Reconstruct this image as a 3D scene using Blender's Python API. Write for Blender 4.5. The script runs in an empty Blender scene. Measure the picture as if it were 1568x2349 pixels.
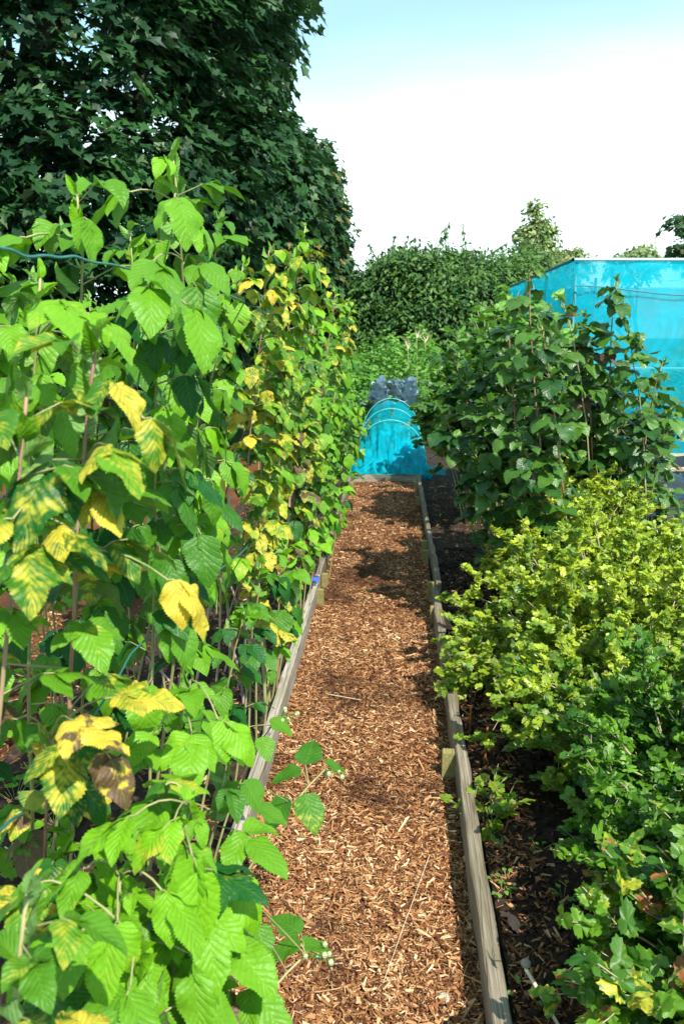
import bpy, math
import numpy as np
from mathutils import Vector, Matrix

# ------------------------------------------------------------------ camera, sky, sun, exposure
S = bpy.context.scene
COL = S.collection
PITCH, YAW, EYE = math.radians(12.0), math.radians(3.555), 1.6
FPX, CX, CY = 1905.0, 784.0, 1174.5
cam_d = bpy.data.cameras.new('camera')
cam = bpy.data.objects.new('camera', cam_d)
COL.objects.link(cam)
cam.location = (0, 0, EYE)
cam.rotation_euler = (math.radians(90) - PITCH, 0, YAW)
cam_d.sensor_fit = 'VERTICAL'
cam_d.sensor_height = 22.2
cam_d.sensor_width = 14.8
cam_d.lens = 22.2 * FPX / 2349.0
cam_d.clip_start = 0.05
cam_d.clip_end = 3000
cam_d.dof.use_dof = True
cam_d.dof.focus_distance = 2.9
cam_d.dof.aperture_fstop = 6.0
S.camera = cam

SUN_EL, SUN_AZ = math.radians(50), math.radians(150)      # azimuth clockwise from +Y (down the path)
sun_dir = Vector((math.sin(SUN_AZ) * math.cos(SUN_EL), math.cos(SUN_AZ) * math.cos(SUN_EL), math.sin(SUN_EL)))
W = bpy.data.worlds.new('World')
S.world = W
W.use_nodes = True
nt = W.node_tree
nt.nodes.clear()
def wn(t, **k):
    n = nt.nodes.new(t)
    for a, b in k.items(): setattr(n, a, b)
    return n
wo = wn('ShaderNodeOutputWorld'); bg = wn('ShaderNodeBackground')
sky = wn('ShaderNodeTexSky', sky_type='NISHITA', sun_disc=False, sun_elevation=SUN_EL, sun_rotation=SUN_AZ)
sky.air_density = 1.0; sky.dust_density = 0.6; sky.ozone_density = 1.0
tc = wn('ShaderNodeTexCoord')
mp = wn('ShaderNodeMapping'); mp.inputs['Scale'].default_value = (1.0, 1.0, 3.2)
mp.inputs['Location'].default_value = (0.35, 0.1, 0.25)
nz = wn('ShaderNodeTexNoise'); nz.inputs['Scale'].default_value = 1.2; nz.inputs['Detail'].default_value = 6; nz.inputs['Roughness'].default_value = 0.5
sx = wn('ShaderNodeSeparateXYZ')
rz = wn('ShaderNodeMapRange'); rz.inputs['From Min'].default_value = 0.35; rz.inputs['From Max'].default_value = 0.15
rz.inputs['To Min'].default_value = -0.50; rz.inputs['To Max'].default_value = 0.42
ad = wn('ShaderNodeMath', operation='ADD')
cr = wn('ShaderNodeMapRange'); cr.interpolation_type = 'SMOOTHSTEP'
cr.inputs['From Min'].default_value = 0.18; cr.inputs['From Max'].default_value = 0.92
mx = wn('ShaderNodeMix', data_type='RGBA')
mx.inputs[7].default_value = (8.6, 10.4, 10.6, 1)
L = nt.links.new
L(tc.outputs['Generated'], mp.inputs[0]); L(mp.outputs[0], nz.inputs['Vector'])
L(tc.outputs['Generated'], sx.inputs[0]); L(sx.outputs['Z'], rz.inputs['Value'])
L(nz.outputs['Fac'], ad.inputs[0]); L(rz.outputs[0], ad.inputs[1]); L(ad.outputs[0], cr.inputs['Value'])
ml = wn('ShaderNodeMapRange'); ml.inputs['To Min'].default_value = 0.30; L(cr.outputs[0], ml.inputs['Value']); L(ml.outputs[0], mx.inputs[0]); tn = wn('ShaderNodeMix', data_type='RGBA', blend_type='MULTIPLY'); tn.inputs[0].default_value = 1; tn.inputs[7].default_value = (0.55, 1.25, 1.22, 1); L(sky.outputs[0], tn.inputs[6]); L(tn.outputs[2], mx.inputs[6]); L(mx.outputs[2], bg.inputs[0])
bg.inputs[1].default_value = 0.095
L(bg.outputs[0], wo.inputs[0])

sd = bpy.data.lights.new('sun', 'SUN'); sd.energy = 4.4; sd.angle = math.radians(0.55); sd.color = (1.0, 0.95, 0.86)
so = bpy.data.objects.new('sun', sd); COL.objects.link(so)
so.rotation_euler = (-sun_dir).to_track_quat('-Z', 'Y').to_euler()
so.location = (8, -4, 12)
S.view_settings.view_transform = 'Standard'; S.view_settings.look = 'None'
S.view_settings.exposure = 0.85; S.view_settings.gamma = 1
S.render.engine = 'CYCLES'
S.cycles.max_bounces = 7; S.cycles.transparent_max_bounces = 14
S.cycles.diffuse_bounces = 3; S.cycles.glossy_bounces = 2; S.cycles.transmission_bounces = 4
S.cycles.use_denoising = True

# ------------------------------------------------------------------ helpers
RS = np.random.RandomState
_cp, _sp, _cy, _sy = math.cos(PITCH), math.sin(PITCH), math.cos(YAW), math.sin(YAW)
FWD = np.array([-_sy * _cp, _cy * _cp, -_sp]); RGT = np.array([_cy, _sy, 0.0]); UPV = np.cross(RGT, FWD)
def ray(px, py):
    return FWD + RGT * ((px - CX) / FPX) - UPV * ((py - CY) / FPX)
def U(px, py, Y):                 # photo position (of 1568 x 2349) at the distance Y down the path
    r = ray(px, py); return np.array([0, 0, EYE]) + r * (Y / r[1])
def G(px, py, z=0.0):             # photo position on the height z
    r = ray(px, py); return np.array([0, 0, EYE]) + r * ((z - EYE) / r[2])
def nrm(a):
    a = np.asarray(a, float); return a / np.maximum(np.linalg.norm(a, axis=-1, keepdims=True), 1e-9)

def vnoise(x, y, s, seed=0):
    x = np.asarray(x) * s; y = np.asarray(y) * s
    xi = np.floor(x).astype(int); yi = np.floor(y).astype(int); xf = x - xi; yf = y - yi
    xf = xf * xf * (3 - 2 * xf); yf = yf * yf * (3 - 2 * yf)
    def h(a, b):
        n = (a * 374761393 + b * 668265263 + seed * 1274126177) & 0xffffffff
        n = ((n ^ (n >> 13)) * 1274126177) & 0xffffffff
        return ((n ^ (n >> 16)) & 0xffff) / 65535.0
    return (h(xi, yi) * (1 - xf) + h(xi + 1, yi) * xf) * (1 - yf) + (h(xi, yi + 1) * (1 - xf) + h(xi + 1, yi + 1) * xf) * yf

class MB:
    """collects pieces and links them as one mesh"""
    def __init__(s): s.V = []; s.F = []; s.M = []; s.UV = []; s.VR = []; s.n = 0
    def add(s, v, f, mat=0, uv=None, var=None):
        v = np.asarray(v, float).reshape(-1, 3); k = len(v)
        for a in (f if isinstance(f, list) else [f]):
            a = np.asarray(a, int)
            if len(a): s.F.append(a + s.n); s.M.append(np.full(len(a), mat))
        s.V.append(v)
        s.UV.append(np.zeros((k, 3)) if uv is None else np.asarray(uv, float))
        s.VR.append(np.tile([0.5, 0, 0], (k, 1)) if var is None else np.asarray(var, float).reshape(-1, 3) * np.ones((k, 1)))
        s.n += k
    def build(s, name, mats, parent=None, origin=None, smooth=True):
        V = np.concatenate(s.V)
        if origin is None: origin = (V[:, 0].mean(), V[:, 1].mean(), V[:, 2].min()) if parent is None else tuple(parent.location)
        origin = np.array(origin, float)
        me = bpy.data.meshes.new(name)
        me.vertices.add(len(V)); me.vertices.foreach_set('co', (V - origin).astype('f').ravel())
        tot = np.concatenate([np.full(len(f), f.shape[1]) for f in s.F]); idx = np.concatenate([f.ravel() for f in s.F])
        me.loops.add(len(idx)); me.loops.foreach_set('vertex_index', idx.astype('i'))
        me.polygons.add(len(tot))
        me.polygons.foreach_set('loop_start', (np.cumsum(tot) - tot).astype('i'))
        me.polygons.foreach_set('material_index', np.concatenate(s.M).astype('i'))
        me.polygons.foreach_set('use_smooth', np.full(len(tot), smooth))
        for m in (mats if isinstance(mats, (list, tuple)) else [mats]): me.materials.append(m)
        a = me.attributes.new('luv', 'FLOAT_VECTOR', 'POINT'); a.data.foreach_set('vector', np.concatenate(s.UV).astype('f').ravel())
        a = me.attributes.new('var', 'FLOAT_VECTOR', 'POINT'); a.data.foreach_set('vector', np.concatenate(s.VR).astype('f').ravel())
        me.update(calc_edges=True); me.validate()
        o = bpy.data.objects.new(name, me); COL.objects.link(o)
        if parent is not None: o.parent = parent
        else: o.location = origin
        return o

def tag(o, label=None, cat=None, group=None, kind=None):
    if label: o['label'] = label
    if cat: o['category'] = cat
    if group: o['group'] = group
    if kind: o['kind'] = kind
    return o
def thing(name, loc, label, cat, group=None):
    o = bpy.data.objects.new(name, None); COL.objects.link(o); o.location = tuple(float(a) for a in loc)
    o.empty_display_size = 0.05
    return tag(o, label, cat, group)

def tube(mb, pts, rad, sides=6, mat=0, var=None, cap=True):
    P = np.asarray(pts, float); n = len(P); rad = np.ones(n) * rad if np.isscalar(rad) else np.asarray(rad, float)
    T = nrm(np.gradient(P, axis=0)); ref = np.array([0, 0, 1.0]) if abs(T[:, 2]).mean() < 0.8 else np.array([1.0, 0, 0])
    A = nrm(np.cross(T, ref)); B = np.cross(T, A)
    th = np.arange(sides) * 2 * math.pi / sides
    V = P[:, None] + (A[:, None] * np.cos(th)[None, :, None] + B[:, None] * np.sin(th)[None, :, None]) * rad[:, None, None]
    i = np.arange(n - 1)[:, None] * sides; j = np.arange(sides)[None]; k = (j + 1) % sides
    F = np.stack([i + j, i + k, i + sides + k, i + sides + j], -1).reshape(-1, 4)
    uv = np.zeros((n * sides, 3)); uv[:, 1] = np.repeat(np.arange(n) / (n - 1), sides); uv[:, 0] = np.tile(th, n)
    fs = [F]
    if cap and sides == 4: fs.append(np.array([[0, 1, 2, 3], [(n - 1) * sides + q for q in (3, 2, 1, 0)]]))
    elif cap and sides >= 5:
        fs.append(np.array([[(n - 1) * sides, (n - 1) * sides + q, (n - 1) * sides + q + 1] for q in range(1, sides - 1)]))
    mb.add(V.reshape(-1, 3), fs, mat, uv, var)
def bez(a, b, c, n=8):
    t = np.linspace(0, 1, n)[:, None]; a, b, c = map(np.asarray, (a, b, c))
    return a * (1 - t) ** 2 + 2 * b * t * (1 - t) + c * t * t

# leaf templates: X (-1..1 across), Y (0..1 along), z (pleats), faces
def t_ovate(rows, cols, ser=0.09, pe=0.43, pt=0.95):
    u = np.linspace(-1, 1, cols); v = np.linspace(0, 1, rows + 1)
    w = v ** pe * (1 - v) ** pt; w = w / w.max()
    i = np.arange(rows + 1)
    s = np.where(i % 2 == 1, 1 + ser, 1 - ser * 0.8)
    UU, VV = np.meshgrid(u, v); X = UU * w[:, None]; Y = VV.copy()
    e = np.abs(UU) > 0.99
    X = np.where(e, X * s[:, None], X); Y = np.where(e, Y + (i % 2)[:, None] * (0.35 * ser * (1 - VV)), Y)
    Z = np.zeros_like(X)
    a = (np.arange(rows)[:, None] * cols + np.arange(cols - 1)[None]).ravel()
    F = np.stack([a, a + 1, a + cols + 1, a + cols], -1)
    return dict(X=X.ravel(), Y=Y.ravel(), Z=Z.ravel(), F=[F], u=UU.ravel(), v=VV.ravel())
def t_palm(r, rings=2, pleat=0.10, lobes=5, y0=0.0):
    r = np.asarray(r, float); K = len(r); th = np.linspace(-math.pi * 0.93, math.pi * 0.93, K)
    X = [0.0]; Y = [0.0]; Z = [0.0]; u = [0.0]; v = [0.0]
    for q in range(1, rings + 1):
        f = q / rings; rr = r * f if q == rings else (0.45 * r + 0.55 * r.mean() * 0.85) * f
        X += list(rr * np.sin(th)); Y += list(rr * np.cos(th)); Z += list(pleat * f * np.cos(lobes * th))
        u += list(np.sin(th) * f); v += list(np.cos(th) * f)
    F3 = [[0, 1 + a + 1, 1 + a] for a in range(K - 1)]
    F4 = []
    for q in range(1, rings):
        b = 1 + (q - 1) * K
        F4 += [[b + a, b + a + 1, b + K + a + 1, b + K + a] for a in range(K - 1)]
    X, Y = np.array(X), np.array(Y)
    sc = max(abs(X).max(), 1e-6)
    return dict(X=X / sc, Y=Y + y0, Z=np.array(Z), F=[np.array(F3)] + ([np.array(F4)] if F4 else []), u=np.array(u), v=np.array(v))
T_HI = t_ovate(38, 7, 0.055); T_MID = t_ovate(14, 5, 0.07); T_LO = t_ovate(7, 3, 0.12); T_MIN = t_ovate(4, 3, 0)
T_OV = t_ovate(8, 5, 0.10, 0.42, 0.8)
T_WAVY = t_ovate(12, 7, 0.14, 0.35, 0.4)
_m = [0.42, 0.62, 0.34, 0.78, 0.92, 0.46, 0.70, 1.0, 0.70, 0.46, 0.92, 0.78, 0.34, 0.62, 0.42]
T_MAPLE = t_palm([.46, .70, .52, .98, .62, 1.08, .62, .98, .52, .70, .46], 1)
T_GOOSE = t_palm([.70, .84, .74, .94, .88, .96, .66, .96, .90, 1.0, .90, .96, .66, .96, .88, .94, .74, .84, .70], 1, 0.12)
T_CURR = t_palm([.50, .66, .60, .80, .74, .88, .80, .84, .62, .50, .70, .88, .84, 1.02, .96, 1.14, .96, 1.02, .84, .88, .70, .50, .62, .84, .80, .88, .74, .80, .60, .66, .50], 2, 0.10, 5)
T_GOOSE_LO = t_palm([.6, .8, .6, 1.0, .6, 1.05, .6, 1.0, .6, .8, .6], 1, 0.12)

class Leaves:
    def __init__(s, T): s.T = T; s.R = []
    def add(s, o, d, n, L, W, bend=0.5, fold=0.15, curl=0.1, und=0.03, ph=0.0, var=(0.5, 0, 0)):
        s.R.append((*o, *d, *n, L, W, bend, fold, curl, und, ph, *var))
    def flush(s, mb, mat=0):
        if not s.R: return
        A = np.array(s.R, float); T = s.T; s.R = []
        o = A[:, 0:3]; d = nrm(A[:, 3:6]); n = A[:, 6:9]; n = nrm(n - d * (n * d).sum(1, keepdims=True)); sd_ = np.cross(d, n)
        L_, W_, b, fo, cu, un, ph = [A[:, i:i + 1] for i in range(9, 16)]
        b = np.where(np.abs(b) < 0.02, 0.02, b); v = T['Y'][None]; u = T['X'][None]; ang = b * v; u = u * (1 + .09 * np.sin(6.283 * (1.1 * v + 3 * ph)) * np.sign(u) + .05 * np.sin(6.283 * (3.1 * v + 5 * ph)))
        al = L_ * np.sin(ang) / b; dn = L_ * (1 - np.cos(ang)) / b
        z = W_ / 2 * (fo * np.abs(u) - cu * u * u + T['Z'][None]) + un * L_ * np.sin(6.283 * (1.5 * v + ph)) * (0.3 + np.abs(u)) * np.sign(u + 1e-6 + 0.4)
        z += un * L_ * 0.8 * np.sin(6.283 * (2.3 * v - ph * 1.7 + u * 0.35)) * u
        P = (o[:, None] + sd_[:, None] * (u * W_ / 2)[..., None] + d[:, None] * (al + np.sin(ang) * z)[..., None]
             + n[:, None] * (np.cos(ang) * z - dn)[..., None])
        N, K = P.shape[:2]
        Fs = [(f[None] + (np.arange(N) * K)[:, None, None]).reshape(-1, f.shape[1]) for f in T['F']]
        uv = np.zeros((N, K, 3)); uv[..., 0] = T['u']; uv[..., 1] = T['v']; uv[..., 2] = ph
        var = np.repeat(A[:, None, 16:19], K, 1)
        mb.add(P.reshape(-1, 3), Fs, mat, uv.reshape(-1, 3), var.reshape(-1, 3))

# ------------------------------------------------------------------ materials
def mat_new(name):
    m = bpy.data.materials.new(name); m.use_nodes = True; t = m.node_tree; t.nodes.clear()
    def N(ty, ins=None, **k):
        n = t.nodes.new(ty)
        for a, b in k.items(): setattr(n, a, b)
        for a, b in (ins or {}).items():
            if hasattr(b, 'links') or isinstance(b, bpy.types.NodeSocket): t.links.new(b, n.inputs[a])
            else: n.inputs[a].default_value = b
        return n
    return m, t, N
def c4(c): return (c[0], c[1], c[2], 1)
def ramp(N, fac, stops):
    r = N('ShaderNodeValToRGB', {'Fac': fac}); e = r.color_ramp.elements
    while len(e) < len(stops): e.new(0.5)
    for q, (p, c) in zip(e, stops): q.position = p; q.color = c4(c) if hasattr(c, '__len__') else (c, c, c, 1)
    return r.outputs[0]

def leaf_mat(name, dark, light, yellow=(0.62, 0.52, 0.05), trans=0.38, rough=0.42, veins=8, brown=(0.13, 0.075, 0.04), bump=0.5, spec=0.5, vk=0.5, young=None):
    m, t, N = mat_new(name)
    uv = N('ShaderNodeAttribute', attribute_name='luv').outputs['Vector']; vr = N('ShaderNodeAttribute', attribute_name='var').outputs['Vector']
    s = N('ShaderNodeSeparateXYZ', {0: uv}); q = N('ShaderNodeSeparateXYZ', {0: vr})
    def M(op, a, b=None, c=None):
        i = {0: a}
        if b is not None: i[1] = b
        if c is not None: i[2] = c
        return N('ShaderNodeMath', i, operation=op).outputs[0]
    au = M('ABSOLUTE', s.outputs[0])
    ph = M('ADD', M('MULTIPLY', M('SUBTRACT', s.outputs[1], M('ADD', M('MULTIPLY', au, vk * 0.85), M('MULTIPLY', M('MULTIPLY', au, au), -0.16))), float(veins) * 3.14159), M('MULTIPLY', M('GREATER_THAN', s.outputs[0], 0.0), 1.1))
    sn = M('ABSOLUTE', M('SINE', ph))
    pos = N('ShaderNodeTexCoord').outputs['Object']
    no = N('ShaderNodeTexNoise', {'Vector': pos, 'Scale': 70.0, 'Detail': 4.0}).outputs['Fac']
    nl = N('ShaderNodeTexNoise', {'Vector': pos, 'Scale': 22.0, 'Detail': 2.0}).outputs['Fac']
    base = N('ShaderNodeMix', {0: q.outputs[0], 6: c4(dark), 7: c4(light)}, data_type='RGBA').outputs[2]
    # yellowing between the veins
    ym = N('ShaderNodeMapRange', {'Value': M('ADD', M('ADD', M('ADD', M('MULTIPLY', M('SUBTRACT', no, 0.5), 1.9), M('MULTIPLY', M('SUBTRACT', nl, 0.5), 1.3)), M('MULTIPLY', M('SUBTRACT', sn, 0.6), 0.22)), M('SUBTRACT', M('MULTIPLY', q.outputs[1], 1.5), 0.72)),
                                  'From Min': -0.25, 'From Max': 0.35}, interpolation_type='SMOOTHSTEP').outputs[0]
    ym = M('MULTIPLY', ym, M('MINIMUM', M('MULTIPLY', q.outputs[1], 3.0), 1.0))
    yc = N('ShaderNodeMix', {0: N('ShaderNodeMapRange', {'Value': q.outputs[1], 'From Min': 0.35, 'From Max': 0.85}).outputs[0], 6: (yellow[0] * .62, yellow[1] * .85, yellow[2] * .7, 1), 7: c4(yellow)}, data_type='RGBA').outputs[2]
    c = N('ShaderNodeMix', {0: ym, 6: base, 7: yc}, data_type='RGBA').outputs[2]
    # withered brown
    bm = N('ShaderNodeMapRange', {'Value': M('ADD', M('ADD', nl, M('MULTIPLY', M('SUBTRACT', no, 0.5), 0.7)), M('SUBTRACT', M('MULTIPLY', q.outputs[2], 1.2), 0.9)), 'From Min': 0.12, 'From Max': 0.2}).outputs[0]
    bm = M('MULTIPLY', bm, M('MINIMUM', M('MULTIPLY', q.outputs[2], 8.0), 1.0))
    c = N('ShaderNodeMix', {0: bm, 6: c, 7: c4(brown)}, data_type='RGBA').outputs[2]
    if veins:
        mid = N('ShaderNodeMapRange', {'Value': au, 'From Min': 0.0, 'From Max': 0.07, 'To Min': 1.0, 'To Max': 0.0}).outputs[0]
        lat = N('ShaderNodeMapRange', {'Value': sn, 'From Min': 0.0, 'From Max': 0.22, 'To Min': 0.7, 'To Max': 0.0}).outputs[0]
        vm = M('MAXIMUM', mid, lat)
        vc = N('ShaderNodeMix', {0: 0.35, 6: base, 7: (min(light[0] * 2.2 + .04, 1), min(light[1] * 1.6 + .03, 1), light[2] * 1.4, 1)}, data_type='RGBA').outputs[2]
        c = N('ShaderNodeMix', {0: M('MULTIPLY', vm, 0.30), 6: c, 7: vc}, data_type='RGBA').outputs[2]
        h = M('ADD', M('MULTIPLY', M('POWER', sn, 0.5), 0.42), M('MULTIPLY', N('ShaderNodeTexNoise', {'Vector': pos, 'Scale': 130.0, 'Detail': 2.0}).outputs['Fac'], 0.9))
    else: h = no
    # paler underside
    bf = N('ShaderNodeNewGeometry').outputs['Backfacing']
    under = N('ShaderNodeMix', {0: 0.45, 6: c, 7: (0.30, 0.42, 0.22, 1)}, data_type='RGBA').outputs[2]
    c2 = N('ShaderNodeMix', {0: M('MULTIPLY', bf, 0.8), 6: c, 7: under}, data_type='RGBA').outputs[2]
    bmp = N('ShaderNodeBump', {'Height': h, 'Strength': bump, 'Distance': 0.004})
    p = N('ShaderNodeBsdfPrincipled', {'Base Color': c2, 'Roughness': rough, 'Specular IOR Level': spec, 'Normal': bmp.outputs[0]})
    tcol = N('ShaderNodeMix', {0: 1.0, 6: c, 7: (1.35, 1.3, 0.4, 1)}, data_type='RGBA', blend_type='MULTIPLY').outputs[2]
    tr = N('ShaderNodeBsdfTranslucent', {'Color': tcol, 'Normal': bmp.outputs[0]})
    ms = N('ShaderNodeMixShader', {0: trans, 1: p.outputs[0], 2: tr.outputs[0]})
    N('ShaderNodeOutputMaterial', {0: ms.outputs[0]})
    return m

M_RASP = leaf_mat('raspberry_leaf', (0.010, 0.095, 0.012), (0.17, 0.40, 0.012), yellow=(0.62, 0.47, 0.05), trans=0.27, rough=0.45, spec=0.3, veins=8, bump=0.55)
M_BRAM = leaf_mat('blackberry_leaf', (0.014, 0.07, 0.012), (0.085, 0.205, 0.02), yellow=(0.4, 0.38, 0.06), trans=0.25, rough=0.36, veins=7)
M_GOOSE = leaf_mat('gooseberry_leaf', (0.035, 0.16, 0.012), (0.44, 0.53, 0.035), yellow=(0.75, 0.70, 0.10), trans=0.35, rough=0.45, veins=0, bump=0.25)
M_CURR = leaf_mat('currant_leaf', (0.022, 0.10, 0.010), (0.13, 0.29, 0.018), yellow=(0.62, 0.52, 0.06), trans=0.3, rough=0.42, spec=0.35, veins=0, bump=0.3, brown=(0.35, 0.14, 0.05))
M_SYC = leaf_mat('sycamore_leaf', (0.008, 0.038, 0.014), (0.03, 0.095, 0.022), yellow=(0.36, 0.20, 0.04), trans=0.16, rough=0.5, spec=0.25, veins=0, bump=0.15)
M_CHER = leaf_mat('cherry_leaf', (0.014, 0.06, 0.014), (0.10, 0.20, 0.04), yellow=(0.3, 0.28, 0.08), trans=0.22, rough=0.5, spec=0.25, veins=0, bump=0.1)
M_FAR = leaf_mat('far_leaf', (0.10, 0.17, 0.05), (0.30, 0.38, 0.15), yellow=(0.36, 0.30, 0.12), trans=0.25, rough=0.5, veins=0, bump=0.1)
M_WEED = leaf_mat('weed_leaf', (0.05, 0.18, 0.02), (0.18, 0.38, 0.05), yellow=(0.5, 0.5, 0.15), trans=0.3, rough=0.45, veins=0, bump=0.2)
M_CAB = leaf_mat('cabbage_leaf', (0.03, 0.09, 0.15), (0.36, 0.50, 0.74), yellow=(0.5, 0.55, 0.5), trans=0.08, rough=0.42, veins=5, bump=0.5)

def simple(name, col, rough=0.6, vary=0.25, scale=30, bump=0.2, col2=None, stretch=(1, 1, 1), spec=0.4, metal=0.0):
    m, t, N = mat_new(name)
    mpn = N('ShaderNodeMapping', {0: N('ShaderNodeTexCoord').outputs['Object'], 'Scale': stretch})
    no = N('ShaderNodeTexNoise', {'Vector': mpn.outputs[0], 'Scale': float(scale), 'Detail': 5.0, 'Roughness': 0.65}).outputs['Fac']
    a = [x * (1 - vary) for x in col]; b = list(col2) if col2 else [min(1, x * (1 + vary)) for x in col]
    c = ramp(N, no, [(0.32, a), (0.68, b)])
    bp = N('ShaderNodeBump', {'Height': no, 'Strength': bump, 'Distance': 0.01})
    p = N('ShaderNodeBsdfPrincipled', {'Base Color': c, 'Roughness': rough, 'Specular IOR Level': spec, 'Metallic': metal, 'Normal': bp.outputs[0]})
    N('ShaderNodeOutputMaterial', {0: p.outputs[0]})
    return m
M_STEM_RED = simple('cane_red', (0.36, 0.13, 0.10), 0.5, 0.3, 25, 0.15, col2=(0.42, 0.30, 0.18), stretch=(1, 1, 0.2))
M_STEM_GRN = simple('cane_green', (0.22, 0.30, 0.08), 0.5, 0.3, 25, 0.15, col2=(0.42, 0.36, 0.18), stretch=(1, 1, 0.2))
M_STEM_PUR = simple('cane_purple', (0.22, 0.13, 0.16), 0.55, 0.3, 25, 0.2, col2=(0.48, 0.38, 0.36), stretch=(1, 1, 0.2))
M_STEM_DEAD = simple('cane_dead', (0.34, 0.24, 0.14), 0.8, 0.3, 30, 0.3, col2=(0.62, 0.50, 0.34), stretch=(1, 1, 0.2))
M_TWIG = simple('twig_bark', (0.34, 0.25, 0.16), 0.8, 0.3, 30, 0.3, col2=(0.60, 0.50, 0.36))
M_BARK = simple('tree_bark', (0.10, 0.08, 0.06), 0.9, 0.4, 8, 0.6, col2=(0.22, 0.19, 0.15), stretch=(1, 1, 0.3))
M_BUD = simple('flower_bud', (0.34, 0.42, 0.16), 0.6, 0.2, 200, 0.2, col2=(0.60, 0.62, 0.40))
M_PETAL = simple('yellow_petal', (0.85, 0.66, 0.03), 0.5, 0.1, 60, 0.1)
M_BERRY = simple('dark_berry', (0.035, 0.012, 0.02), 0.25, 0.3, 40, 0.05, spec=0.6)
M_WIRE = simple('plastic_wire', (0.03, 0.16, 0.15), 0.3, 0.15, 40, 0.05)
M_PLASTIC = simple('black_plastic', (0.02, 0.022, 0.028), 0.25, 0.3, 10, 0.3, spec=0.6)
M_STONE = simple('stone', (0.24, 0.20, 0.16), 0.8, 0.3, 30, 0.4, col2=(0.42, 0.36, 0.3))
M_PIPE = simple('white_pipe', (0.50, 0.74, 0.78), 0.4, 0.08, 8, 0.05)
M_POST = simple('cage_post', (0.03, 0.20, 0.24), 0.5, 0.15, 8, 0.1)
M_HOOP = simple('hoop_pipe', (0.10, 0.50, 0.45), 0.35, 0.1, 8, 0.05)
M_BLUE = simple('blue_tape', (0.06, 0.12, 0.6), 0.4, 0.15, 40, 0.1)
M_TWINE = simple('pale_stick', (0.62, 0.50, 0.34), 0.7, 0.2, 40, 0.2)

def wood_mat(name, a, b, green=0.0, dark=(0.06, 0.05, 0.035)):
    m, t, N = mat_new(name)
    tc_ = N('ShaderNodeTexCoord').outputs['Object']
    g = N('ShaderNodeTexNoise', {'Vector': N('ShaderNodeMapping', {0: tc_, 'Scale': (70, 2.2, 70)}).outputs[0], 'Scale': 1.6, 'Detail': 7.0, 'Roughness': 0.7, 'Distortion': 0.4}).outputs['Fac']
    w = N('ShaderNodeTexNoise', {'Vector': N('ShaderNodeMapping', {0: tc_, 'Scale': (6, 1.6, 6)}).outputs[0], 'Scale': 1.5, 'Detail': 4.0}).outputs['Fac']
    cr_ = N('ShaderNodeTexVoronoi', {'Vector': N('ShaderNodeMapping', {0: tc_, 'Scale': (60, 1.3, 60)}).outputs[0], 'Scale': 1.0}, feature='DISTANCE_TO_EDGE').outputs['Distance']
    c = ramp(N, g, [(0.3, [x * 0.55 for x in a]), (0.5, a), (0.72, b)])
    c = N('ShaderNodeMix', {0: ramp(N, w, [(0.45, 0.0), (0.7, 0.7)]), 6: c, 7: c4([a[0] * .62, a[1] * .66, a[2] * .5])}, data_type='RGBA').outputs[2]
    crk = ramp(N, cr_, [(0.0, 0.85), (0.035, 0.0)])
    c = N('ShaderNodeMix', {0: crk, 6: c, 7: c4(dark)}, data_type='RGBA').outputs[2]
    kn = N('ShaderNodeTexVoronoi', {'Vector': N('ShaderNodeMapping', {0: tc_, 'Scale': (14, 2.5, 14)}).outputs[0], 'Scale': 1.0}).outputs['Distance']
    c = N('ShaderNodeMix', {0: ramp(N, kn, [(0.10, 0.8), (0.17, 0.0)]), 6: c, 7: c4([a[0] * .5, a[1] * .38, a[2] * .3])}, data_type='RGBA').outputs[2]
    if green:
        c = N('ShaderNodeMix', {0: green, 6: c, 7: (0.16, 0.17, 0.04, 1)}, data_type='RGBA').outputs[2]
    hh = N('ShaderNodeMath', {0: g, 1: crk}, operation='SUBTRACT').outputs[0]
    bp = N('ShaderNodeBump', {'Height': hh, 'Strength': 0.6, 'Distance': 0.004})
    p = N('ShaderNodeBsdfPrincipled', {'Base Color': c, 'Roughness': 0.78, 'Specular IOR Level': 0.3, 'Normal': bp.outputs[0]})
    N('ShaderNodeOutputMaterial', {0: p.outputs[0]})
    return m
M_WOOD = wood_mat('weathered_board', (0.21, 0.17, 0.12), (0.40, 0.35, 0.27))
M_WOOD2 = wood_mat('pale_board', (0.36, 0.31, 0.25), (0.66, 0.62, 0.55))
M_PEG = wood_mat('treated_peg', (0.30, 0.24, 0.10), (0.52, 0.44, 0.22), 0.35)
M_PLANK = wood_mat('old_plank', (0.50, 0.40, 0.28), (0.72, 0.62, 0.48))

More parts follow.
